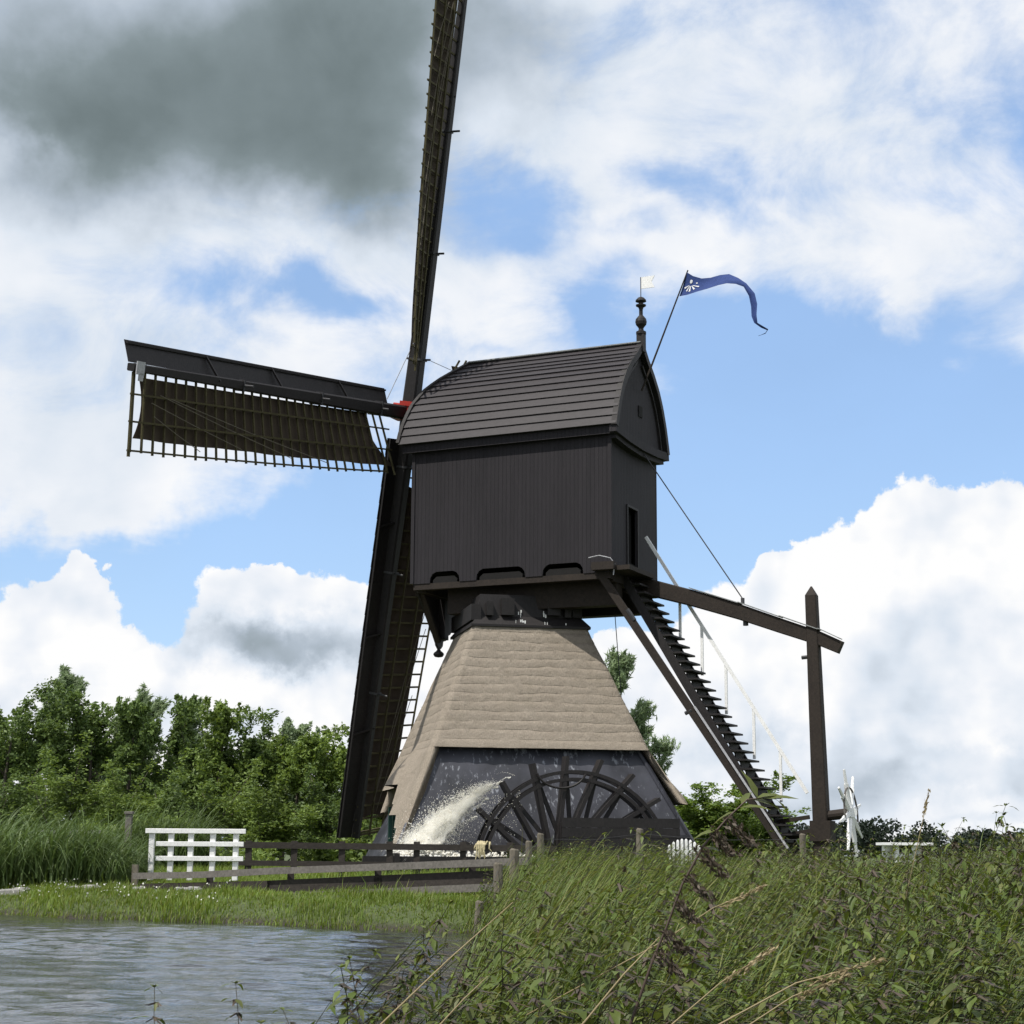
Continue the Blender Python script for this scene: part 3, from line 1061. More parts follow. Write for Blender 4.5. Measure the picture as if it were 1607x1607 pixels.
def sq_ring(h, rc, nside=64, ncorn=9):
    """square with rounded corners, starting at the near-left corner, anticlockwise seen from above"""
    pts = []
    k = [(-1, -1), (1, -1), (1, 1), (-1, 1)]
    for c in range(4):
        cx_, cy_ = k[c][0] * (h - rc), k[c][1] * (h - rc)
        a0 = math.pi + c * math.pi / 2
        for i in range(ncorn):
            a = a0 + (math.pi / 2) * i / (ncorn - 1)
            pts.append((cx_ + rc * math.cos(a), cy_ + rc * math.sin(a), c if i == ncorn // 2 else c, 'c'))
        nx_, ny_ = k[(c + 1) % 4]
        ex, ey = nx_ * (h - rc), ny_ * (h - rc)
        a1 = a0 + math.pi / 2
        sx0, sy0 = cx_ + rc * math.cos(a1), cy_ + rc * math.sin(a1)
        ex0, ey0 = ex + rc * math.cos(a1), ey + rc * math.sin(a1)
        for i in range(1, nside):
            t = i / nside
            pts.append((sx0 + (ex0 - sx0) * t, sy0 + (ey0 - sy0) * t, c, 's'))
    return pts


def hz(z):
    return 1.53 + (7.16 - z) * 0.405


def smooth01(t):
    t = max(0.0, min(1.0, t))
    return t * t * (3 - 2 * t)


TOPZ = 7.16
th = MB()
CZ = [7.16, 6.98, 6.72, 6.48, 6.26, 6.03, 5.79, 5.56, 5.33, 5.11, 4.86, 4.60, 4.36, 4.12, 3.90]
npts = len(sq_ring(2, 0.2))


def thatch_bottom(x, y, hb):
    """lower edge of the thatch around the ring"""
    q = y / hb
    if y <= -hb + 0.02 and x > -hb + 0.17:      # wheel side: cut high above the tarred skirt
        return 3.90
    if x <= -hb + 0.2:                          # left side: two lifted brows over the doors
        if q < -0.90:
            return 1.45
        if q < -0.84:
            return 1.9
        if q < -0.66:
            return 2.22
        if q < -0.60:
            return 2.5
        return 3.0
    if x >= hb - 0.25:
        return 2.55
    return 2.4


ring0 = sq_ring(3.0, 0.22)
# rows: every course of reed ends in a small step; below the cut the rows just run on
tz = []
for i in range(len(CZ) - 1):
    for fr_, st_ in ((0.0, 0.0), (0.5, 0.003), (0.955, 0.006), (0.98, 0.005), (0.998, -0.008)):
        tz.append((CZ[i] + (CZ[i + 1] - CZ[i]) * fr_, st_, i, fr_))
tz.append((3.90, 0.004, 14, 0.0))
low_z = np.linspace(3.90, 1.45, 20)[1:]
for z in low_z:
    tz.append((z, 0.006, 15, 0.0))
levels = len(tz) - 1
V = np.zeros((levels + 1, npts, 3))
phs = np.random.default_rng(5).uniform(0, 6.28, (20, 4))
trng = np.random.default_rng(6)
rough = trng.normal(0, 1, (len(tz), npts))
rough = rough + np.roll(rough, 1, 1) * 0.8 + np.roll(rough, 1, 0) * 0.5
for k in range(npts):
    x0_, y0_ = ring0[k][0], ring0[k][1]
    zb_ = thatch_bottom(x0_, y0_, 3.0)
    ux, uy = x0_ / 3.0, y0_ / 3.0
    along_ = ux * 3.1 + uy * 2.3
    for l, (z, st_, ci, fr_) in enumerate(tz):
        fade_ = smooth01((z - 4.1) / 0.35) * smooth01((7.1 - z) / 0.3)
        wv_ = 0.0
        for cj, wj in ((ci, 1 - fr_), (ci + 1, fr_)):
            wv_ += wj * (0.022 * math.sin(along_ * 1.3 + phs[cj, 0]) + 0.010 * math.sin(along_ * 3.7 + phs[cj, 1]) + 0.006 * math.sin(along_ * 9.1 + phs[cj, 2]))
        z = z + wv_ * fade_
        stv = st_ * min(1.1, max(0.0, 0.70 + 0.55 * math.sin(along_ * 2.2 + phs[ci, 3]) + 0.45 * math.sin(along_ * 6.3 + phs[ci, 1]) + 0.4 * math.sin(along_ * 13.7 + phs[ci, 2])))
        z = max(z, zb_)
        ring = hz(z) + stv + 0.012 * math.sin(along_ * 2.7 + z * 1.9) * math.sin(z * 2.3 + along_)
        if y0_ < -2.98 and z < 4.25:      # thick eave over the tarred skirt
            ring += 0.07 * smooth01((4.25 - z) / 0.35)
        ring += 0.0022 * rough[min(len(tz) - 1, ci * 2 + (fr_ > 0.4) + (fr_ > 0.9)), k]
        px_, py_ = ux * ring, uy * ring
        if x0_ < -2.7:           # flare of the left face above the doors
            q = y0_ / 3.0
            fl = 0.50 * math.exp(-((q + 0.34) / 0.30) ** 2) * smooth01((4.3 - z) / 1.35)
            fl += 0.20 * math.exp(-((q + 0.76) / 0.11) ** 2) * smooth01((3.2 - z) / 1.0)
            px_ -= fl
        if x0_ > 2.7:
            px_ += 0.30 * smooth01((3.6 - z) / 1.0)
        V[l, k] = (px_, py_, z)
F = []
for l in range(levels):
    for k in range(npts):
        k2 = (k + 1) % npts
        F.append((l * npts + k, (l + 1) * npts + k, (l + 1) * npts + k2, l * npts + k2))
# eaves thickness: fold in under
low = V[levels].copy()
inn = low.copy()
for k in range(npts):
    n_ = np.array([ring0[k][0], ring0[k][1], 0.0])
    n_ /= np.linalg.norm(n_)
    inn[k] = low[k] - n_ * 0.26 + np.array([0, 0, 0.05])
inn2 = inn + np.array([0, 0, 0.55]) - (inn * np.array([0.08, 0.08, 0]))
Vall = np.vstack([V.reshape(-1, 3), inn, inn2])
o1 = levels * npts
o2 = (levels + 1) * npts
o3 = o2 + npts
for k in range(npts):
    k2 = (k + 1) % npts
    F.append((o1 + k, o2 + k, o2 + k2, o1 + k2))
    F.append((o2 + k, o3 + k, o3 + k2, o2 + k2))
th.raw(Vall, F)
thatch = bpart(th, 'thatched_base', M['thatch'], smooth=True)

# tarred skirt on the wheel side
sk = MB()


def hs(z):
    return 2.62 + (3.95 - z) * 0.47


Pg = []
for z in np.linspace(4.15, 0.55, 16):
    row = []
    for t in np.linspace(-1, 1, 26):
        row.append((t * (hs(z) - 0.06), -hs(z) + 0.02 + 0.012 * math.sin(t * 40) + 0.01 * math.sin(z * 5 + t * 7), z))
    Pg.append(row)
sk.grid(Pg)
skirt = bpart(sk, 'tarred_skirt', M['skirt'], smooth=True)
for sgn in (-1, 1):
    sk = MB()
    sk.beam((sgn * (hs(4.05) - 0.05), -hs(4.05) - 0.0, 4.05), (sgn * (hs(0.6) - 0.05), -hs(0.6) - 0.0, 0.6), 0.10, 0.07)
    sk.build('corner_lath', M['skirt'], skirt)
# inner body that keeps the base closed
sk = MB()
V = []
for z in (4.4, 0.5):
    h = hs(z) - 0.32
    V += [(-h, -h, z), (h, -h, z), (h, h, z), (-h, h, z)]
sk.raw(V, [(0, 1, 5, 4), (1, 2, 6, 5), (2, 3, 7, 6), (3, 0, 4, 7), (0, 3, 2, 1)])
bpart(sk, 'base_wall', M['skirt'])
# ledge at the foot of the skirt on the right
sk = MB()
sk.beam((2.4, -hs(1.75) - 0.03, 1.75), (hs(1.75) - 0.06, -hs(1.75) - 0.03, 1.75), 0.05, 0.06)
sk.build('foot_ledge', M['skirt'], skirt)
# green doors under the thatch brows on the left
for (yy, zt_) in ((-2.32, 2.1), (-1.25, 2.6)):
    dd = MB()
    dd.box((-3.42, yy, zt_ / 2 + 0.30), (0.10, 0.62, zt_ - 0.55))
    bpart(dd, 'side_door', M['green'])
for yy in (-2.66, -2.0, -1.62, -0.9):
    dd = MB()
    dd.box((-3.52, yy, 1.35 + 0.18 * (yy > -1.9)), (0.12, 0.12, 1.5 + 0.36 * (yy > -1.9)))
    bpart(dd, 'door_post', M['green'])

# --- timber collar on top of the thatch
c_ = MB()
V = []
for z, h in ((7.12, 1.60), (7.18, 1.60), (7.42, 1.40), (8.0, 1.32)):
    V.append([(-h, -h, z), (h, -h, z), (h, h, z), (-h, h, z)])
V = np.array(V)
F = []
for l in range(3):
    for k in range(4):
        F.append((l * 4 + k, (l) * 4 + (k + 1) % 4, (l + 1) * 4 + (k + 1) % 4, (l + 1) * 4 + k))
F.append((3, 2, 1, 0))
c_.raw(V.reshape(-1, 3), F)
collar = bpart(c_, 'wooden_collar', M['black'])
for (a, z, s) in ((-1.46, 7.50, (0.26, 3.0, 0.42)), (1.26, 7.64, (0.26, 3.0, 0.42))):
    c_ = MB()
    c_.box((a, 0, z), s)
    c_.build('ring_beam', M['black'], collar)
for (a, wd, z, hh) in ((-0.62, 0.34, 7.66, 0.44), (0.62, 0.34, 7.70, 0.46), (-1.1, 0.18, 7.6, 0.36), (1.0, 0.18, 7.6, 0.36)):
    c_ = MB()
    c_.box((a, -1.47, z), (wd, 0.16, hh))
    c_.build('collar_block', M['black'], collar)
rr = random.Random(3)
for i in range(16):
    c_ = MB()
    a = rr.choice([-0.38, -0.25, -0.12, -0.3, 0.45, 0.85, 1.15]) + rr.uniform(-0.1, 0.1)
    z = rr.uniform(7.22, 7.62)
    y_ = -1.6 + (z - 7.18) * 0.8333 - 0.006 if z < 7.42 else -1.41
    l_ = rr.uniform(0.03, 0.13)
    c_.box((a, y_ - 0.004, z), (rr.uniform(0.01, 0.035), 0.012, l_))
    c_.build('bird_dropping', M['white'], collar)

# --- paddle wheel
WC = np.array([0.42, -4.42, 0.86])
pts = [(-0.35 + WC[0] + 0.62 * math.cos(t), WC[1] - 0.26, 3.32 + 0.46 * math.sin(t)) for t in np.linspace(R(195), R(345), 16)]
arc_pts = pts
wh = MB()
wh.tube([(WC[0], WC[1] - 0.55, WC[2]), (WC[0], WC[1] + 1.4, WC[2])], 0.22, 12)
wheel = bpart(wh, 'water_wheel', M['black'])
for (rad, th_) in ((2.40, 0.055), (2.22, 0.030)):
    for yy in (-0.2, 0.2):
        rm = MB()
        pts = [np.array((WC[0] + rad * math.cos(t), WC[1] + yy, WC[2] + rad * math.sin(t))) for t in np.linspace(0, 2 * math.pi, 73)]
        for p, q in zip(pts[:-1], pts[1:]):
            rm.beam(p, q + (q - p) * 0.03, 0.08, th_, up=(0, 1, 0))
        rm.build('rim', M['black'], wheel)
ab = MB()
ab.tube(arc_pts, 0.028, 6)
ab.build('curved_brace', M['black'], wheel)
NP = 20
for k in range(NP):
    t = 2 * math.pi * k / NP + R(4)
    cdir = np.array([math.cos(t), 0, math.sin(t)])
    # paddles lean off the radius, tangent to an inner circle
    td = np.array([-math.sin(t), 0, math.cos(t)])
    p0 = WC + td * 0.42 + cdir * 0.25
    p1 = WC + cdir * 2.78 - td * 0.02
    pb = MB()
    pb.beam(p0, p1, 0.42, 0.09, up=td)
    pb.beam(WC + cdir * 0.2, WC + cdir * 2.35 - td * 0.0, 0.06, 0.10, up=td)
    pb.build('paddle', M['black'], wheel)
# plank side wall of the wheel trough
bx_ = MB()
for i in range(4):
    bx_.box((1.46 + 0.004 * i, -5.0, 2.04 - i * 0.235), (2.92, 0.07 + 0.01 * (i % 2), 0.228))
for a in (0.05, 1.4, 2.85):
    bx_.box((a, -4.93, 1.3), (0.12, 0.08, 1.5))
bpart(bx_, 'trough_wall', M['black'])
bx_ = MB()
bx_.box((-1.0, -5.05, 0.98), (7.5, 0.10, 0.5))
bx_.box((-3.95, -4.5, 1.0), (0.12, 1.3, 0.6))
bpart(bx_, 'trough_kerb', M['black'])

# --- sails
INC, DROOP = R(11.7), R(8.1)
UP = np.array([math.sin(INC), 0, math.cos(INC)])
FR = np.array([-math.cos(INC), 0, math.sin(INC)])
NN = np.array([0, 1.0, 0])
HUB = np.array([-4.0, 0, 13.68])


def sail(d, c, order, cloth=True):
    """d: along the stock, c: towards the lattice side"""
    off = FR * (0.20 if order else -0.02)
    H = HUB + off
    RT = 12.32

    def beta(r):
        return R(25 - 21 * min(1, max(0, (r - 2) / 10.5)) ** 0.8)

    def S(r, wv_, fo=0.0):
        b = beta(r)
        ch = c * math.cos(b) - FR * math.sin(b)
        return H + d * r + ch * wv_ + FR * fo

    st = MB()
    n = 7
    for i in range(n):
        r0, r1 = RT * i / n, RT * (i + 1) / n
        w0, w1 = 0.44 - 0.24 * i / n, 0.44 - 0.24 * (i + 1) / n
        st.beam(H + d * r0, H + d * r1, w0 * 0.9, w0, up=FR, w2=w1 * 0.9, h2=w1, cham=0.25)
    stock = part(st, 'sail', M['black'])
    lt = MB()
    rs = np.linspace(1.45, 12.18, 29)
    WM = 1.92
    for r in rs:
        w_out = WM + random.uniform(-0.01, 0.05)
        lt.beam(S(r, -0.10), S(r, w_out), 0.042, 0.05, up=d)
    for wv_, rstart in ((0.60, 1.2), (1.22, 1.35), (1.88, 1.9)):
        rr_ = np.linspace(rstart, 12.32, 22)
        for a, b in zip(rr_[:-1], rr_[1:]):
            lt.beam(S(a, wv_, -0.045), S(b, wv_, -0.045), 0.045, 0.045, up=FR)
    lt.beam(S(12.25, 0.1, -0.03), S(12.25, WM + 0.1, -0.03), 0.05, 0.06, up=d)
    lt.build('sail_lattice', M['mossy'], stock)
    if cloth:
        G = []
        na_, nb2 = 46, 9
        for i in range(na_ + 1):
            row = []
            for j in range(nb2 + 1):
                wv_ = j / nb2
                bow = 4 * wv_ * (1 - wv_)
                r0 = 2.0 + 0.25 * bow - 0.7 * wv_ ** 2
                r1 = 11.92 - 0.22 * bow + 0.1 * wv_
                r = r0 + (r1 - r0) * i / na_
                sag = 0.0
                ww = 0.20 + wv_ * (1.46 + 0.006 * math.sin(i * 1.1) + 0.010 * math.sin(i * 0.37) - 0.10 * (i / na_ - 0.5))
                row.append(S(r, ww, 0.07 + 0.05 * bow * abs(math.sin(i * 0.6)) + 0.02 * sag))
            G.append(row)
        G = np.array(G)
        cb = MB()
        cb.grid(G)
        cb.grid(G + FR * 0.012)
        cl = cb.build('sail_cloth', M['cloth'], stock, smooth=True)
        for (ra, wa, rb_, wb2) in ((11.6, 0.75, 8.2, 1.6), (11.3, 0.55, 6.2, 1.7), (11.5, 1.05, 9.8, 1.75), (10.9, 0.6, 4.6, 1.75)):
            rp = MB()
            rp.tube([S(ra, wa, -0.07), S((ra + rb_) / 2, (wa + wb2) / 2, -0.05), S(rb_, wb2, -0.07)], 0.010, 5)
            rp.build('sail_rope', M['post'], stock)
    lb = MB()
    rs2 = np.linspace(0.78, 12.28, 26)
    for a, b in zip(rs2[:-1], rs2[1:]):
        be = R(24)
        ch = -c * math.cos(be) + FR * math.sin(be)
        V = []
        a2, b2 = a, b + 0.03
        wmax = 0.66
        for rr2 in (a2, b2):
            s0 = 0.12
            lap = FR * (0.012 if rr2 == b2 else 0.0)
            V += [H + d * rr2 + ch * s0 + FR * 0.04 + lap, H + d * rr2 + ch * wmax + FR * 0.018 + lap, H + d * rr2 + ch * wmax + lap, H + d * rr2 + ch * s0 + FR * 0.02 + lap]
        lb.raw(V, [(0, 1, 2, 3), (7, 6, 5, 4), (0, 4, 5, 1), (1, 5, 6, 2), (2, 6, 7, 3), (3, 7, 4, 0)])
    be = R(24)
    ch = -c * math.cos(be) + FR * math.sin(be)
    lb.beam(H + d * 0.8 + ch * 0.60 - FR * 0.03, H + d * 12.3 + ch * 0.60 - FR * 0.03, 0.05, 0.05, up=FR)
    for r in (3.2, 6.4, 9.2):
        lb.beam(H + d * (r - 0.1) - FR * 0.14, H + d * (r + 0.12) + ch * 0.62 - FR * 0.04, 0.05, 0.05, up=d)
    lb.build('leading_board', M['black'], stock)
    for r in (1.55, 4.6, 8.1):
        ir = MB()
        w0 = 0.44 - 0.24 * r / RT
        ir.beam(H + d * (r - 0.03), H + d * (r + 0.03), w0 * 0.9 + 0.04, w0 + 0.04, up=FR)
        ir.tube([H + d * r - FR * 0.1, H + d * (r + 0.03) - FR * 0.44], 0.03, 6)
        ir.build('stock_clamp', M['iron'], stock)
    return stock, S, H


dU = UP * math.cos(DROOP) - NN * math.sin(DROOP)     # upright sail
dL = -NN * math.cos(DROOP) - UP * math.sin(DROOP)    # sail towards the camera side
s_top, S_t, H_t = sail(dU, dL, False)
s_bot, S_b, H_b = sail(-dU, -dL, False)
s_left, S_l, H_l = sail(dL, -dU, True)
s_right, S_r, H_r = sail(-dL, dU, True)
tp = MB()
q = H_l + dL * 12.15 - FR * 0.16
tp.beam(q - dL * 0.12, q + dL * 0.16, 0.30, 0.03, up=FR)
tp.beam(q - dL * 0.10 + -dU * 0.2, q + dL * 0.05 - dU * 0.2, 0.18, 0.03, up=FR)
tp.build('tip_plate', M['steel'], s_left)
# stay lines between stocks and house
ln = MB()
ln.tube([S_t(2.3, 0.45), H_l + dL * 1.0 + dU * 0.30], 0.012, 5)
ln.tube([H_t + dU * 1.55 - FR * 0.46, (-2.0, -0.2, 14.45)], 0.010, 5)
part(ln, 'stay_line', M['steel'])
# windshaft and its red poll end
ws = MB()
ws.beam(HUB + FR * 0.46, HUB - FR * 0.26, 0.46, 0.46, up=UP, cham=0.12)
poll = part(ws, 'poll_end', M['red'])
ws = MB()
ws.tube([HUB - FR * 0.30, HUB - FR * 3.2], [0.30, 0.26], 16)
part(ws, 'windshaft', M['black'])
ws = MB()
ws.beam(HUB + dU * 0.20 - FR * 0.02, HUB + dU * 0.33 - FR * 0.02, 0.49, 0.49, up=FR)
ws.build('poll_band', M['red'], poll)

# --- tail: pole, post, stairs, brace, winch wheel
PY = 0.10
pole_pts = [(2.6, PY, 8.36), (3.25, PY, 8.24), (4.4, PY, 7.90), (5.72, PY, 7.46), (6.8, PY, 7.05), (7.8, PY, 6.68), (8.33, PY, 6.43)]
tpb = MB()
for i, (p, q) in enumerate(zip(pole_pts[:-1], pole_pts[1:])):
    k0, k1 = 1 - 0.05 * i, 1 - 0.05 * (i + 1)
    d_ = (np.array(q) - np.array(p))
    tpb.beam(p, np.array(q) + d_ / np.linalg.norm(d_) * 0.01, 0.34 * k0, 0.46 * k0, w2=0.34 * k1, h2=0.46 * k1, cham=0.12)
pole = part(tpb, 'tail_pole', M['brown'])
cv = MB()
for p, q in zip(pole_pts[2:-1], pole_pts[3:]):
    cv.beam(np.array(p) + (0, 0, 0.245), np.array(q) + (0, 0, 0.225), 0.38, 0.022)
cv.build('lead_cover', M['lead'], pole)
cv = MB()
cv.tube([(5.80, PY, 7.66), (5.80, PY, 7.82)], 0.05, 8)
cv.tube([(5.87, PY, 7.34), (5.87, PY, 7.10)], 0.07, 8)
cv.build('eye_bolt', M['iron'], pole)
po = MB()
po.beam((7.76, PY, 0.4), (7.62, PY, 7.78), 0.40, 0.38, up=(0, 1, 0), w2=0.28, h2=0.28, cham=0.15)
po.beam((7.62, PY, 7.78), (7.62, PY, 8.02), 0.28, 0.28, up=(0, 1, 0), w2=0.03, h2=0.03, cham=0.1)
tpost = part(po, 'tail_post', M['brown'])
po = MB()
po.tube([(7.50, PY - 0.05, 6.22), (7.34, PY - 0.05, 6.21)], 0.05, 6)
po.build('peg', M['iron'], tpost)
# stairs
ST0, ST1 = np.array([2.82, 0, 8.50]), np.array([7.02, 0, 1.62])
Y0S, Y1S = -0.72, 0.34
sm = MB()
for yy in (Y0S, Y1S):
    sm.beam(ST0 + (0, yy, -0.07), ST1 + (0.1, yy, -0.36), 0.07, 0.22)
stairs = part(sm, 'staircase', M['black'])
NS = 30
for i in range(NS):
    t = (i + 0.5) / NS
    c = ST0 + (ST1 - ST0) * t
    s_ = MB()
    s_.box((c[0] + 0.09, (Y0S + Y1S) / 2, c[2] + 0.07), (0.33, Y1S - Y0S + 0.02, 0.045))
    s_.box((c[0] + 0.0, (Y0S + Y1S) / 2 + 0.14, c[2] - 0.035), (0.035, Y1S - Y0S - 0.34, 0.165))
    s_.build('step', M['black'], stairs)
hr = MB()
RY = 0.40
h0, h1 = np.array([3.04, RY, 9.66]), np.array([7.30, RY, 2.84])
hr.beam(h0, h1, 0.05, 0.085)
hr.build('handrail', M['white'], stairs)
for t in (0.22, 0.36, 0.51, 0.68, 0.84):
    b_ = h0 + (h1 - h0) * t
    x_ = MB()
    x_.box((b_[0], RY + 0.01, b_[2] - 0.66), (0.07, 0.045, 1.30))
    x_.build('baluster', M['white'], stairs)
# brace from the house corner to the foot of the tail
br = MB()
B0, B1 = np.array([2.52, -1.68, 8.46]), np.array([7.12, -0.92, 1.35])
br.beam(B0, B1, 0.16, 0.20, cham=0.1)
brace = part(br, 'tail_brace', M['brown'])
br = MB()
m_ = B0 + (B1 - B0) * 0.51
br.beam(m_ + (0.10, -0.08, 0.10), B1 + (0.06, -0.1, 0.12), 0.05, 0.05)  # added pale bar, stands for the sunlit top edge of the lower brace
br.build('lit_edge_strip', M['steel'], brace)
br = MB()
br.tube([m_ + (-0.16, -0.05, -0.06), m_ + (0.02, -0.05, 0.02)], 0.05, 6)
br.build('brace_peg', M['iron'], brace)
br = MB()
br.tube([B0 + (B1 - B0) * 0.16 + (0.02, -0.05, 0.12), B0 + (B1 - B0) * 0.2 + (0.02, -0.05, 0.12)], 0.06, 6)
br.build('brace_peg', M['iron'], brace)
# stay rod
rd = MB()
rd.tube([(3.0, 0.25, 12.0), (5.80, PY, 7.80)], 0.018, 6)
part(rd, 'stay_rod', M['iron'])
rd = MB()
rd.tube([(1.9, 0.9, 8.2), (2.25, 0.9, 3.6)], 0.012, 5)
part(rd, 'brake_rope', M['iron'])
# foot frame
ft = MB()
ft.beam((6.6, PY - 0.1, 2.12), (7.45, PY - 0.1, 2.24), 0.10, 0.10)
ft.beam((6.5, PY - 0.05, 1.70), (8.0, PY - 0.05, 1.95), 0.18, 0.18)
ft.box((7.75, PY, 1.9), (0.52, 0.5, 0.5))
ft.beam((6.9, PY - 0.8, 1.25), (8.1, PY + 0.5, 1.15), 0.2, 0.2)
ft.tube([(7.7, PY, 2.25), (8.40, PY, 2.33)], 0.13, 12)
part(ft, 'winch_frame', M['brown'])
# capstan wheel with white spokes
AX = np.array([0.70, -0.71, 0.05])
AX /= np.linalg.norm(AX)
CW = np.array([8.46, PY, 2.34])
e1 = np.array([0, 1.0, 0])
e2 = np.cross(AX, e1)
e2 /= np.linalg.norm(e2)
if e2[2] < 0:
    e2 = -e2
wwm = MB()
for k in range(8):
    t = 2 * math.pi * k / 8 + R(12)
    dr_ = e1 * math.cos(t) + e2 * math.sin(t)
    wwm.beam(CW + dr_ * 0.05, CW + dr_ * 0.72, 0.11, 0.06, up=AX, cham=0.2)
    wwm.beam(CW + dr_ * 0.72, CW + dr_ * 1.08, 0.075, 0.05, up=AX, w2=0.05, h2=0.04, cham=0.2)
wwm.tube([CW - AX * 0.10, CW + AX * 0.12], 0.12, 12)
winch = part(wwm, 'winch_wheel', M['white'])
wwm = MB()
pts = [CW + AX * 0.03 + (e1 * math.cos(t) + e2 * math.sin(t)) * 0.62 for t in np.linspace(R(-20), R(200), 25)]
for p, q in zip(pts[:-1], pts[1:]):
    wwm.beam(p, q, 0.03, 0.04, up=AX)
wwm.build('winch_rim', M['grey'], winch)

# ------------------------------------------------------------------ pennant on its pole
flag = empty('pennant_flag', (0.668, 48.0, 0), R(-25.0))
tag(flag, 'long blue pennant with a white emblem flying from a slanting pole at the gable', 'flag')
fp = MB()
fp.tube([(3.12, -0.05, 13.58), (3.40, -0.05, 14.22), (4.48, -0.05, 16.80)], [0.028, 0.028, 0.018], 7)
fp.build('flagpole', M['brown'], flag)
top = [(4.455, 16.74), (4.62, 16.62), (4.85, 16.53), (5.10, 16.52), (5.38, 16.55), (5.64, 16.53), (5.90, 16.38), (6.12, 16.20), (6.34, 15.90), (6.40, 15.60), (6.385, 15.30), (6.42, 15.06), (6.58, 14.94), (6.70, 14.86), (6.60, 14.80), (6.42, 14.775)]
bot = [(4.215, 16.11), (4.45, 16.12), (4.75, 16.17), (5.05, 16.20), (5.35, 16.24), (5.60, 16.25), (5.85, 16.20), (6.05, 16.11), (6.17, 15.86), (6.21, 15.58), (6.22, 15.30), (6.30, 15.10), (6.50, 14.93), (6.66, 14.845), (6.58, 14.765), (6.38, 14.75)]
G = []
for i, (a, b) in enumerate(zip(top, bot)):
    row = []
    for t in np.linspace(0, 1, 6):
        yy = -0.07 + 0.10 * math.sin(i * 0.9) * (i / 15) + 0.06 * math.sin(i * 0.5 + t * 2)
        row.append((a[0] + (b[0] - a[0]) * t, yy, a[1] + (b[1] - a[1]) * t))
    G.append(row)
G = np.array(G)
fb = MB()
fb.grid(G)
fb.grid(G + np.array([0, 0.006, 0]))
cloth_o = fb.build('pennant_cloth', M['blue'], flag, smooth=True)
em = MB()


def on_flag(u, v, o):
    i = min(int(u), 14)
    f_ = u - i
    j = min(int(v * 5), 4)
    g_ = v * 5 - j
    P = G[i, j] * (1 - f_) * (1 - g_) + G[i + 1, j] * f_ * (1 - g_) + G[i, j + 1] * (1 - f_) * g_ + G[i + 1, j + 1] * f_ * g_
    return P + np.array([0, o, 0])


def patch(cu, cv, ru, rv, rot=0.0, n=12):
    P = []
    for k in range(n):
        t = 2 * math.pi * k / n
        x_, y_ = ru * math.cos(t), rv * math.sin(t)
        P.append(on_flag(cu + x_ * math.cos(rot) - y_ * math.sin(rot), min(0.97, max(0.03, cv + (x_ * math.sin(rot) + y_ * math.cos(rot)) * 0.5)), -0.012))
    em.prism(P, (0, 0.005, 0))


patch(0.95, 0.30, 0.17, 0.20)
patch(1.62, 0.36, 0.09, 0.10)


def ray_(u0, v0, u1, v1, w0, w1):
    du, dv = u1 - u0, (v1 - v0)
    L_ = math.hypot(du, dv * 2)
    nu, nv = -dv * 2 / L_, du / L_ / 2
    P = [on_flag(u0 + nu * w0, v0 + nv * w0, -0.012), on_flag(u1 + nu * w1, v1 + nv * w1, -0.012), on_flag(u1 - nu * w1, v1 - nv * w1, -0.012), on_flag(u0 - nu * w0, v0 - nv * w0, -0.012)]
    em.prism(P, (0, 0.005, 0))


for u1_, v1_ in ((0.35, 0.66), (0.72, 0.80), (1.10, 0.84), (1.55, 0.76), (1.95, 0.62)):
    ray_(1.0 + (u1_ - 1.0) * 0.25, 0.48 + (v1_ - 0.48) * 0.15, u1_, v1_, 0.03, 0.085)
em.build('emblem', M['flagwhite'], flag)

# ------------------------------------------------------------------ vegetation generators
def diamonds(c, d, s):
    """n leaf faces: centre c, half length vector d, half width vector s -> V, F (quads)"""
    n = len(c)
    V = np.stack([c - d, c + s - d * 0.1, c + d, c - s - d * 0.1], 1).reshape(-1, 3)
    F = np.arange(4 * n).reshape(n, 4)
    return V, F


def unit(a):
    return a / (np.linalg.norm(a, axis=-1, keepdims=True) + 1e-9)


